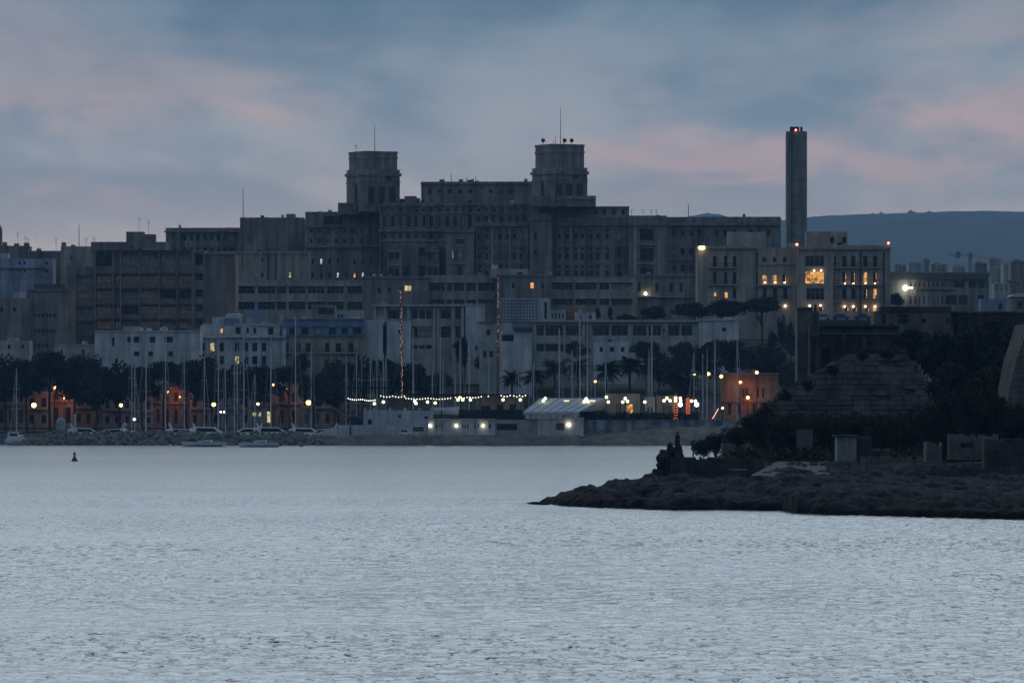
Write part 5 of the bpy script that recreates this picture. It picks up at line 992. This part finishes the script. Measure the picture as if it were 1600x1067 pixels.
    gl = [('single globe lamp under left end of the canopy', [(585, 630.5)]), ('single globe lamp beside the awning post', [(599, 628)]), ('globe lamp pair under the canopy', [(648, 627), (650, 630)]), ('small globe lamp right of the canopy pair', [(668, 628)]), ('low small globe lamp under mid canopy', [(680, 629.5)]), ('bright three globe lamp at mid canopy', [(719, 620.5), (715.5, 624.5), (723, 624.5)]), ('small orange tinted globe right of three globe lamp', [(735, 624.5)]), ('lone globe lamp on white kitchen wall, left', [(786, 624.5)]), ('lone globe lamp on white kitchen wall, right', [(813, 624.5)]), ('two globe lamp above left tent eave', [(852, 622.5), (849, 626)]), ('three globe lamp in front of the tent ridge', [(916, 623), (913, 627), (919, 627)]), ('small globe lamp at right end of tent ridge', [(947.5, 620.5)]), ('globe lamp at right tent corner', [(950.5, 628)]), ('three globe lamp before beige pavilion', [(977, 622.5), (973, 628), (980.5, 627)]), ('lone globe lamp between pavilions', [(1007.5, 628)]), ('three globe lamp before rightmost pavilion', [(1037.5, 626), (1042, 622), (1047, 626)]), ('stacked globe lamp left of red lit palms', [(1055.5, 622), (1055.5, 626)]), ('stacked globe lamp between red lit palms', [(1063, 622), (1063.5, 626)]), ('two globe lamp right of red lit palms', [(1080.5, 626.5), (1086.5, 626.5)])]
    def gpost(lab, pts, m, DD=1074.6):
        zb = 1.6; px = sum(p[0] for p in pts)/len(pts); R = thing('globe_lamp', lab, 'lamp post', (X(px, DD), DD, zb), 0, 'globe lamps on the terrace'); L0 = R.location
        zt = min(Z(p[1], DD) for p in pts)-0.35-zb; MB().tube((0, 0, 0), (0, 0, zt), 0.07, 0.05, 6).obj('pole', IRON, R)
        for p in pts: q = P(p[0], p[1], DD)-L0; link('globe', m, R, q); MB().tube((0, 0, zt), (q.x, 0, q.z-0.3), 0.04, n=5).obj('arm', IRON, R)
    for lab, pts in gl: gpost(lab, pts, gm)
    gpost('cool white flood globe under stacked lamp', [(1063, 632)], cm); gpost('brightest cool white globe at terrace right end', [(1088.5, 632)], cm)
    # red light strings round two palm trunks and the festooned gangway
    for (px, y0, y1, n, lab) in ((1056, 618, 656, 9, 'red rope light wound round left terrace palm trunk'), (1075, 622, 648, 8, 'red rope light wound round right terrace palm trunk')):
        DD = 1076; R = thing('rope_light', lab, 'rope light', P(px, y1, DD)); h = Z(y0, DD)-Z(y1, DD); pts = [(0.36*math.cos(t*0.5), 0.36*math.sin(t*0.5)-0.0, h*t/(n*12.6)) for t in range(int(n*12.6))]
        MB().path(pts, 0.035, n=4).obj('tube', RED, R); MB().tube((0, 0, 0), (0, 0, h+0.6), 0.3, 0.26, 8).obj('trunk_core', BARK, R)
    R = thing('rope_light', 'sloping red and white light string at the gangway', 'rope light', P(1114, 654, 1076)); L0 = R.location; pts = [P(1113+0.72*i, 654-i*0.95-0.02*i*i, 1076)-L0 for i in range(14)]
    MB().path(pts, 0.05, n=5).obj('tube', glow('pink_bulb', (1.0, 0.35, 0.25), 3), R); street_lamp(1129, 637.5, 1077, 'small yellow lamp right of the sloping light string', GLOBE, 0.3, 0, gz=3.0)
    # vehicles on the quay
    R = thing('parked_van', 'small pale van parked on the lower terrace', 'van', (X(633, 1067.3), 1067.3, 1.75), 0.0)
    MB().prism([(-1.05, 0.25), (1.05, 0.25), (1.05, 0.62), (0.7, 0.72), (0.45, 1.18), (-1.0, 1.2)], -0.5, 0.5).obj('body', HULLW, R); MB().prism([(-0.8, 0.74), (0.55, 0.74), (0.4, 1.08), (-0.8, 1.1)], -0.51, 0.51).obj('window', TINT, R)
    for x in (-0.65, 0.65):
        for y in (-0.45, 0.45): MB().tube((x, y-0.06, 0.2), (x, y+0.06, 0.2), 0.2, n=10).obj('wheel', IRON, R)
lido()
def cars():
    b = MB().prism([(-2.1, 0.3), (2.1, 0.3), (2.15, 0.75), (1.4, 0.88), (0.7, 1.38), (-0.9, 1.42), (-1.6, 0.95), (-2.15, 0.85)], -0.85, 0.85); g = MB().prism([(-1.35, 0.92), (1.15, 0.92), (0.62, 1.3), (-0.85, 1.33)], -0.865, 0.865).mesh('window', TINT)
    whl = MB().tube((0, -0.1, 0), (0, 0.1, 0), 0.32, n=12).mesh('wheel', IRON); D = 1262; gz = Z(500.5, D)
    tag(MB().box(X(1246, D), X(1400, D), D-5, D+6, gz-6, gz).obj('road', ASPH), None, None, kind='structure')
    for i, (px, col, lab) in enumerate([(1314, (0.10, 0.12, 0.22), 'dark blue car parked before the residence, middle of three'), (1348, (0.08, 0.09, 0.16), 'dark car parked before the residence, rightmost of three'), (1285, (0.35, 0.36, 0.38), 'pale car with its headlight on before the residence')]):
        R = thing('parked_car', lab, 'car', (X(px, D-2.5), D-2.5, gz+0.02), math.pi if i == 2 else 0, 'cars before the residence'); R.scale = (0.93,)*3
        link('body', b.mesh('body', mat(f'car_paint_{i}', col, 0.3, 0.1)), R); link('window', g, R)
        for x in (-1.35, 1.35):
            for y in (-0.78, 0.78): link('wheel', whl, R, (x, y, 0.32))
        for y in (-0.55, 0.55): MB().box(2.12, 2.2, y-0.2, y+0.2, 0.55, 0.75).obj('headlight', glow('headlight', (1.0, 0.95, 0.7), 12) if i == 2 else HULLW, R)
    MB()
cars()
# ================================================================== the near headland with its old fort
FR = mat('wet_headland_rock', (0.034, 0.035, 0.037), 0.9, 0.6, 0.7, 1.0, 2.2, col2=(0.003, 0.003, 0.004), spec=0.1)
def wet_foot(m):
    # rock below the splash line stays wet and dark
    nt = m.node_tree; N = nt.nodes; L = nt.links; b = N['Principled BSDF']; src = b.inputs['Base Color'].links[0].from_socket
    g = N.new('ShaderNodeNewGeometry'); sp = N.new('ShaderNodeSeparateXYZ'); L.new(g.outputs['Position'], sp.inputs[0])
    n = N.new('ShaderNodeTexNoise'); n.inputs['Scale'].default_value = 0.35; n.inputs['Detail'].default_value = 4; L.new(g.outputs['Position'], n.inputs['Vector'])
    ad = N.new('ShaderNodeMath'); ad.operation = 'MULTIPLY_ADD'; L.new(n.outputs[0], ad.inputs[0]); ad.inputs[1].default_value = 1.6; L.new(sp.outputs[2], ad.inputs[2])
    mr = N.new('ShaderNodeMapRange'); mr.inputs[1].default_value = 1.1; mr.inputs[2].default_value = 2.3; mr.inputs[3].default_value = 0.12; mr.inputs[4].default_value = 1.0; L.new(ad.outputs[0], mr.inputs[0])
    mx = N.new('ShaderNodeMix'); mx.data_type = 'RGBA'; mx.blend_type = 'MULTIPLY'; mx.inputs[0].default_value = 1; L.new(src, mx.inputs[6]); L.new(mr.outputs[0], mx.inputs[7]); L.new(mx.outputs[2], b.inputs['Base Color'])
wet_foot(FR)
FST = mat('fort_stone', (0.17, 0.155, 0.135), 0.9, 0.4, 0.5, 0.5, 3.0, streak=0.3)
FST2 = mat('fort_stone_dark', (0.075, 0.07, 0.06), 0.9, 0.5, 0.5, 0.5, 3.0, streak=0.4)
FST3 = mat('fort_stone_worn', (0.135, 0.125, 0.11), 0.9, 0.4, 0.5, 0.5, 3.0, streak=0.3)
FWH = mat('lime_wash', (0.34, 0.35, 0.36), 0.9, 0.35, 0.6, streak=0.5)
FP = mat('pale_slab', (0.085, 0.088, 0.095), 0.95, 0.5, 0.7)
SX = [0.5, 1.6, 5.0, 12, 19.8, 20.3, 26.5, 34.6, 60, 120]; SY = [446, 441, 430, 418.5, 416, 406, 393, 383.5, 360, 330]
def head_z(x, y):
    yf = np.interp(x, SX, SY)+(vnoise(x*0.35, y*0.05, 41, 3)-0.5)*5
    yb = np.interp(x, [0.5, 2, 5, 9, 12.4, 17, 22.8, 29, 40], [450, 453, 459, 467, 478, 494, 542, 610, 780])
    d = y-yf
    rise = np.interp(d, [-6, 0, 2, 8, 30, 60, 90], [-2.5, 0, 0.55, 0.95, 1.5, 2.3, 30])
    cap = np.interp(y, [380, 440, 455, 466, 485, 510, 540, 575, 600, 640, 700, 760], [1.2, 1.5, 2.0, 2.4, 2.9, 4.2, 6.2, 7.6, 8.6, 10.0, 10.0, 4.0])
    cap = cap+np.clip((x-52)/12, 0, 1)*9*np.clip((y-480)/60, 0, 1)      # the island goes on rising outside the picture
    z = np.minimum(rise, cap)
    back = np.clip((yb-y)/8.0, -1.0, 1); z = np.where(back < 1, np.minimum(z, back*(np.maximum(z, 0)+0.3)-0.15*(1-back)), z)
    taper = np.clip((x-0.3)/8, 0.3, 1); z = np.where((z > 0) & (y < 470), z*(taper*0.9+0.1), z)
    n = vnoise(x*0.22, y*0.11, 43, 6, 0.55)-0.5; rg = 1-np.abs(2*vnoise(x*0.35+y*0.05, y*0.13, 53, 4)-1)
    amp = np.clip(d/3, 0.1, 1)*np.clip((500-y)/30, 0.25, 1)*np.clip(taper*1.2, .4, 1)*np.clip((yb-y)/6, 0.2, 1)
    z = z+(n*1.9+(rg-0.6)*0.7)*amp
    # bedded limestone: the surface breaks into ledges
    st = 0.36+0.2*vnoise(x*0.05, y*0.04, 67, 2); q = (z+0.9*vnoise(x*0.11, y*0.07, 59, 4)+0.02*x)/st; f = q-np.floor(q); lz = (np.floor(q)+np.clip((f-0.62)/0.38, 0, 1)**1.5)*st-0.9*vnoise(x*0.11, y*0.07, 59, 4)-0.02*x-0.1
    k = 0.7*np.clip(z/0.3, 0, 1)*np.clip((500-y)/25, 0, 1)
    z = z*(1-k)+lz*k
    fine = (1-np.abs(2*vnoise(x*0.9, y*0.55, 73, 4, 0.6)-1)-0.55)*0.75*amp
    z = z+fine*np.clip(z/0.25, 0, 1)
    return z-0.45*np.clip((0.16-z)/0.16, 0, 1)
def headland():
    xs = np.concatenate([np.arange(-0.5, 46, 0.22), np.arange(46, 80, 1.5), [90, 110, 130]]); ys = np.concatenate([np.arange(372, 480, 0.34), np.arange(480, 600, 1.2), np.arange(600, 760, 10)])
    tag(link('headland', grid_mesh('headland', xs, ys, head_z, FR, False)), None, None, kind='structure')
headland()
def hz(px, D): return float(head_z(np.array([X(px, D)]), np.array([float(D)]))[0])
def fort():
    # battered bastion of squared blocks
    D = 540; R = bld('stone_bastion', 'sloping stone bastion of big squared blocks on the headland', 'bastion', 1340, D, 645); L0 = R.location
    y0, y1 = 552, 660; ch = 8.6; rr = random.Random(2)
    def left(y): return np.interp(y, [545, 556, 575, 590, 602, 625, 660], [1342, 1320, 1288, 1258, 1230, 1208, 1150])
    def right(y): return np.interp(y, [545, 552, 575, 620, 660], [1402, 1424, 1444, 1466, 1480])
    b = MB(); dd = lambda y: (y1-y)*0.045
    n = 12
    for i in range(n):
        ya, yb = y0+(y1-y0)*i/n, y0+(y1-y0)*(i+1)/n
        q = [(X(left(yb)+3, D), D+0.35+dd(yb), Z(yb, D)), (X(right(yb)-3, D), D+0.35+dd(yb), Z(yb, D)), (X(right(ya)-3, D), D+0.35+dd(ya), Z(ya, D)), (X(left(ya)+3, D), D+0.35+dd(ya), Z(ya, D))]
        b.quad(*q); b.quad(q[1], (q[1][0]+1, q[1][1]+22, q[1][2]), (q[2][0]+1, q[2][1]+22, q[2][2]), q[2]); b.quad((q[0][0]+4, q[0][1]+22, q[0][2]), q[0], q[3], (q[3][0]+4, q[3][1]+22, q[3][2]))
    t = (X(left(y0)+3, D), D+0.35+dd(y0), Z(y0, D)), (X(right(y0)-3, D), D+0.35+dd(y0), Z(y0, D)); b.quad(t[0], t[1], (t[1][0]+1, D+26, t[1][2]), (t[0][0]+4, D+26, t[0][2])); b.obj('core', FST2, R, -L0)
    cnt = 0; y = y0
    while y < y1-1:
        h = ch*rr.uniform(0.7, 1.3); jl, jr = rr.uniform(-5, 5), rr.uniform(-3, 2); xl, xr = left(y+h/2)+jl, right(y+h/2)+jr; x = xl-rr.uniform(0, 8)
        while x < xr-4:
            w = rr.choice([14, 18, 22, 27])*rr.uniform(0.85, 1.15); xa, xb = max(x, xl-rr.uniform(-1, 2)), min(x+w, xr+rr.uniform(-1, 1.5))
            if xb-xa > 5 and cnt < 270 and rr.random() > 0.06:
                yo = dd(y+h/2)+rr.uniform(-0.25, 0.25); g = rr.uniform(0.3, 0.8); ya_, yb_ = y+g+rr.uniform(-.5, .8), y+h-g+rr.uniform(-.6, .4)
                la, lb = (left(ya_)+jl, left(yb_)+jl) if xa < xl+4 else (xa+g, xa+g); ra, rb = (right(ya_)+jr, right(yb_)+jr) if xb > xr-4 else (xb-g, xb-g)
                if min(ra-la, rb-lb) > 2:
                    k = MB().prism([(X(lb, D), Z(yb_, D)), (X(rb, D), Z(yb_, D)), (X(ra, D), Z(ya_, D)), (X(la, D), Z(ya_, D))], D+yo, D+yo+0.8)
                    k.obj('stone_block', FST if rr.random() < 0.6 else FST3, R, -L0); cnt += 1
            x += w
        y += h
    # ruined ramparts behind
    D = 600; R = bld('fort_rampart', 'dark weathered rampart with buttresses behind the bastion', 'wall', 1330, D, 600)
    a = Block(R, 'curtain', 1266, 1404, 509, 620, D, 8, FST2, [(1283, 1297, 545, 575, 'd'), (1306, 1310, 534, 545, 'd'), (1352, 1355, 532, 542, 'd'), (1357, 1360, 534, 546, 'd')], parapet=0, rec=0.6)
    for x in (1278, 1318, 1350, 1371): a.trim('buttress', x-3, x+3, 520+(x % 7), 600, 0.7, FST2)
    a.trim('string_course', 1266, 1404, 520, 522, 0.3, FST); a.trim('coping', 1265, 1405, 508, 510.5, 0.4)
    for i in range(9): a.trim('merlon', 1285+i*13, 1292+i*13, 505+(i*5 % 4), 509, 0.05, FST2, back=0.8)
    R = bld('fort_turret', 'narrow pale fort turret with dark slit beside the cypresses', 'tower', 1257, 606, 600)
    a = Block(R, 'shaft', 1246, 1269, 481, 620, 606, 5, FST, [(1258.5, 1261, 503, 508, 'd'), (1259.5, 1264, 521, 530, 'd'), (1264.5, 1268, 524, 566, 'd')], parapet=0.3); a.trim('cap', 1245, 1270, 480, 483, 0.25)
    R = bld('guard_post', 'small black capped guard post on the rampart top', 'guard post', 1274, 598, 520); b = MB().tube((0, 0, 0), (0, 0, 2.3), 0.42, 0.42, 8); b.obj('body', FST2, R, (0, 0, -0.4)); MB().sphere((0, 0, 1.95), 0.42, 8, 6).obj('dome', FST2, R); MB().box(-0.13, 0.13, -0.13, 0.13, 2.2, 2.95).obj('finial', IRON, R)
    R = bld('gatehouse_wall', 'low pale gatehouse wall with arch and small windows', 'wall', 1425, 630, 520)
    a = Block(R, 'front', 1366, 1489, 486, 560, 630, 6, FST, [(1378.5, 1384, 491, 507, 'd'), (1403, 1418, 493, 506, 'd'), (1439, 1447, 498, 505, 'd'), (1450, 1452, 498, 504, 'd'), (1479, 1482, 497, 504, 'd')], parapet=0.3, rec=0.5); a.trim('fascia', 1375, 1486, 479, 486.5, 0.2, FST2, back=3.0); a.trim('drainpipe', 1486, 1489, 486, 508, 0.2, IRON)
    ar = MB(); n = 8; pts = [(a.lx(1402), a.lz(493.2))]+[(a.lx(1410.5)+math.cos(math.pi-math.pi*i/n)*(a.lx(1418.5)-a.lx(1410.5)), a.lz(493.2)+math.sin(math.pi*i/n)*0.28) for i in range(n+1)]; ar.prism(pts[1:], -0.1, -0.01); ar.obj('arch', FST2, a.o)
    b = Block(R, 'garden_wall', 1489, 1660, 487, 560, 632, 2, FST2, parapet=0); b.trim('coping', 1489, 1660, 486.3, 488.5, 0.2, FST)
    for i in range(8): b.trim('pier', 1496+i*17, 1500+i*17, 489, 540, 0.25, FST2)
    # the steep near bastion cut by the right edge
    D = 500; R = bld('corner_bastion', 'steep pale bastion corner cut by the right edge', 'bastion', 1590, D, 640); L0 = R.location; rr = random.Random(6); y = 520
    core = MB(); core.prism([(X(1574, D), Z(640, D)), (X(1660, D), Z(640, D)), (X(1660, D), Z(505, D)), (X(1608, D), Z(505, D)), (X(1599, D), Z(535, D)), (X(1590, D), Z(560, D))], D+0.4, D+14); core.obj('core', FST2, R, -L0)
    while y < 632:
        h = 9.0*rr.uniform(.85, 1.15); xl = np.interp(y+h/2, [505, 535, 560, 600, 640], [1606, 1597, 1588, 1578, 1571]); x = xl
        while x < 1650:
            w = rr.uniform(14, 26); yo = rr.uniform(-.08, .08); MB().box(X(x+0.4, D), X(x+w-0.4, D), D+yo, D+0.8, Z(y+h-0.4, D), Z(y+0.4, D)).obj('stone_block', FST, R, -L0); x += w
        y += h
fort()
def shore_ruins():
    def wall(name, label, px0, px1, y0, y1, D, dep, m, cat='wall', wins=(), courses=0):
        R = bld(name, label, cat, (px0+px1)/2, D, y1)
        rr = random.Random(int(px0)); yb = y0+(y1-y0)*0.3+2.5; a = Block(R, 'face', px0, px1, yb, y1+6, D, dep, m, wins, parapet=0)
        # broken upper courses
        x = px0; top = []; y = y0
        while x < px1: top.append((x, y)); x += rr.uniform(3, 9); top.append((min(x, px1), y)); y = y0+max(0, rr.gauss(0.6, 1.3))+(rr.random() < 0.12)*3.5
        pts = [(a.lx(px0), a.H+0.003), (a.lx(px1), a.H+0.003)]+[(a.lx(p), max(a.lz(q), a.H+0.05)) for p, q in reversed(top)]
        MB().prism(pts, 0.02, dep-0.03).obj('broken_course', m, a.o)
        for i in range(int((px1-px0)/16)):
            x = rr.uniform(px0+2, px1-6); q = rr.uniform(yb+1, y1-4); a.trim('stone', x, x+rr.uniform(4, 9), q, q+rr.uniform(2, 4), rr.uniform(0.04, 0.14))
        return a
    a = wall('low_sea_wall', 'low rendered wall along the rocks left of the pale slab', 1046, 1192, 714, 746, 466, 0.8, FST2)
    for i in range(5): a.trim('pier', 1050+i*30, 1054+i*30, 716, 745, 0.15)
    R = bld('rock_stack', 'jagged dark rock stack at left end of low wall', 'rock', 1050, 468, 745); bm = bmesh.new(); bmesh.ops.create_icosphere(bm, subdivisions=4, radius=1)
    for v in bm.verts: v.co = Vector((v.co.x*1.1, v.co.y*1.6, v.co.z*1.35))*(1+0.5*mnoise.noise(v.co*1.7)+0.25*mnoise.noise(v.co*4))
    me = bpy.data.meshes.new('rock'); bm.to_mesh(me); bm.free(); me.materials.append(FR); link('rock', me, R, (0, 0, 1.2))
    a = wall('ruined_block', 'square pale ruin block above the low wall', 1128, 1149, 693, 722, 482, 2, FST, 'ruin'); wall('ruined_ledge', 'sloping pale ruin ledge right of the square ruin', 1149, 1182, 704, 722, 483, 1.5, FST2, 'ruin')
    wall('ruined_pier', 'dim stone pier below the bastion undergrowth', 1246, 1270, 671, 702, 492, 2.2, FST, 'ruin')
    R = bld('shore_hut', 'small whitewashed hut with dark flat roof on the rocks', 'hut', 1322, 474, 728); a = Block(R, 'front', 1308, 1338, 682, 730, 474, 3.2, FWH, parapet=0); a.trim('roof_slab', 1304, 1340, 679.5, 682.2, 0.15, FST2, back=3.4); b = Block(R, 'annexe', 1338, 1362, 683, 730, 475.5, 2.4, FST2, parapet=0)
    a = wall('terrace_wall', 'long low pale wall right of the whitewashed hut', 1345, 1462, 712.5, 735, 472, 0.6, FST)
    a = wall('stepped_ruin', 'stepped whitish ruin wall at lower right', 1447, 1472, 691, 732, 468, 3, FST, 'ruin'); a = wall('upper_ruin_wall', 'upper pale ruin wall sloping behind the stepped ruin', 1482, 1560, 678, 712, 478, 1, FST, 'ruin', [(1500, 1522, 688, 700, 'd')]); a = wall('arched_ruin_wall', 'dim ruin wall with dark opening at lower right edge', 1538, 1640, 686, 735, 462, 2, FST2, 'ruin', [(1552, 1562, 700, 712, 'd'), (1586, 1596, 698, 716, 'd')])
    a = wall('quay_kerb', 'thin pale kerb wall across the lower right rocks', 1432, 1660, 729.5, 752, 455, 0.7, FST2)
    # pale concrete slab, a bench and small stones on it
    D0, D1 = 452, 474; q = [(1172, D0), (1296, D0), (1290, D1), (1216, D1)]
    R = thing('concrete_slab', 'pale concrete bathing slab on the rocks left of hut', 'slab', (X(1240, 462), 462, 2.3)); L0 = R.location; zz = lambda d: 2.12+(d-D0)*0.04
    b = MB(); rr = random.Random(12); top = []
    for i in range(4):
        (pa, da), (pb, db) = q[i], q[(i+1) % 4]
        for j in range(7):
            t = j/7; d = da+(db-da)*t+rr.uniform(-1.4, 1.4); top.append((X(pa+(pb-pa)*t+rr.uniform(-4, 4), d), d, zz(d)))
    b.poly(top)
    for i in range(len(top)): p, r = top[i], top[(i+1) % len(top)]; b.quad((p[0], p[1], 0.6), (r[0], r[1], 0.6), r, p)
    b.obj('slab', FP, R, -L0)
    for i, (px, d, w) in enumerate([(1247, 468, .35), (1257, 466, .3), (1271, 468, .5), (1236, 455, 1.1)]): rr = random.Random(i); MB().box(-w/2, w/2, -.25, .25, 0, .22).obj('loose_stone', FST2, R, Vector((X(px, d), d, zz(d)+0.004))-L0, 0.3*i)
    R = thing('beach_table', 'small white topped table before the low wall', 'table', P(1153, 746, 460)); MB().box(-0.75, 0.75, -0.4, 0.4, 0.62, 0.68).obj('tabletop', FWH, R)
    for x in (-0.6, 0.6): MB().box(x-0.05, x+0.05, -0.3, 0.3, 0, 0.616).obj('leg', FST2, R)
    # lone posts along the shore
    for i, (px, y0, y1, D, w) in enumerate([(1042.5, 696, 742, 464, .07), (1058.5, 676, 738, 465, .10), (1083, 688, 746, 462, .09), (1099, 709, 750, 458, .07), (1158.5, 705, 748, 460, .07), (1193, 708, 736, 464, .07), (1354.5, 673, 744, 462, .06), (1405, 672, 726, 466, .06), (1430, 690, 757, 450, .07), (1519, 688, 742, 452, .06), (1592, 688, 742, 450, .06)]):
        zb = min(Z(y1, D), hz(px, D))-0.3; R = thing('shore_post', f'thin dark upright post, {ORD[i]} from the left along the headland shore', 'post', (X(px, D), D, zb), 0, 'posts along the headland'); zt = Z(y0, D)-zb
        MB().tube((0, 0, 0), (0.02, 0, zt), w*0.8, w*0.7, 6).obj('pole', IRON, R); MB().box(-w, w, -w, w, zt-0.02, zt+0.06).obj('cap', IRON, R)
        if px == 1058.5: MB().box(-0.2, 0.2, -0.1, 0.1, zt-1.4, zt-0.2).obj('box', IRON, R)
shore_ruins()
ORD2 = ORD+['nineteenth', 'twentieth', 'twenty-first', 'twenty-second', 'twenty-third', 'twenty-fourth']
def scrub():
    r = np.random.default_rng(8); n = 46000
    px = r.uniform(1090, 1640, n); D = r.uniform(478, 575, n); x = (px-800)*K*D
    zz = head_z(x, D); keep = (zz > 2.2) & (vnoise(x*0.25, D*0.12, 61, 3)+np.clip((D-505)/80, 0, 0.25) > 0.50); keep &= ~((px > 1205) & (px < 1485) & (D > 534))
    x, D, zz = x[keep], D[keep], zz[keep]; pts = np.stack([x, D, zz+r.uniform(0, 1.2, len(x))*(0.3+vnoise(x*0.5, D*0.3, 63, 2))], -1)
    tag(link('undergrowth', leaf_mesh('undergrowth', pts, 0.42, LEAF3, 4)), 'tangled black undergrowth over the headland slope', 'undergrowth', kind='stuff')
    sp = [(1150, 660, 700, 26), (1178, 640, 700, 24), (1205, 655, 715, 34), (1240, 640, 712, 34), (1282, 642, 705, 36), (1325, 648, 700, 36), (1366, 650, 712, 38), (1410, 640, 712, 40), (1455, 620, 705, 42), (1500, 600, 690, 46), (1545, 600, 690, 46), (1585, 625, 690, 40), (1096, 682, 712, 20), (1118, 672, 712, 20), (1480, 655, 720, 30), (1530, 650, 700, 34), (1300, 568, 584, 11), (1262, 592, 610, 12), (1226, 606, 626, 13), (1348, 546, 560, 12), (1386, 544, 558, 15), (1470, 618, 640, 12), (1196, 632, 655, 16)]
    for i, (px, y0, y1, hw) in enumerate(sp):
        D = 492+(i*13 % 9)+(max(0, 690-y1))*0.2 if i < 16 else 538.5; plant_tree('scrub', 21+i % 4, px, y0, y1+6, hw, D, f'black scrub bush, {ORD2[sorted(p[0] for p in sp).index(px)]} from the left on the headland slope', 'scrub bushes on the headland', 'scrub_bush', cat='bush', ground_z=min(hz(px, D), Z(y1, D))-0.3 if i < 16 else Z(y1+4, D))
    tr = [(1428, 505, 585, 36, 566), (1470, 510, 620, 42, 555), (1512, 500, 610, 46, 560), (1556, 495, 610, 44, 556), (1592, 500, 600, 40, 562), (1490, 560, 660, 46, 530), (1540, 560, 660, 44, 528), (1395, 540, 558, 30, 556), (1355, 543, 556, 26, 556)]
    for i, (px, y0, y1, hw, D) in enumerate(tr): plant_tree('ficus' if i < 7 else 'scrub', 2+i % 4, px, y0, y1, hw, D, f'dense black tree, {ORD[sorted(p[0] for p in tr).index(px)]} from the left around the fort', 'dark trees around the fort', 'fort_tree', ground_z=min(hz(px, D), Z(y1, D)-1))
scrub()
# ================================================================== the evening air over the harbour
def haze():
    b = MB().box(-3400, 3400, -620, 12200, -4, 410)
    m = bpy.data.materials.new('haze'); m.use_nodes = True; nt = m.node_tree; nt.nodes.clear()
    o = nt.nodes.new('ShaderNodeOutputMaterial'); v = nt.nodes.new('ShaderNodeVolumePrincipled')
    v.inputs['Color'].default_value = (0.30, 0.60, 1.0, 1); v.inputs['Density'].default_value = HAZE_DENSITY; v.inputs['Anisotropy'].default_value = 0.2
    nt.links.new(v.outputs[0], o.inputs['Volume'])
    tag(b.obj('haze', m), None, None, kind='stuff')
HAZE_DENSITY = 0.00006
haze()
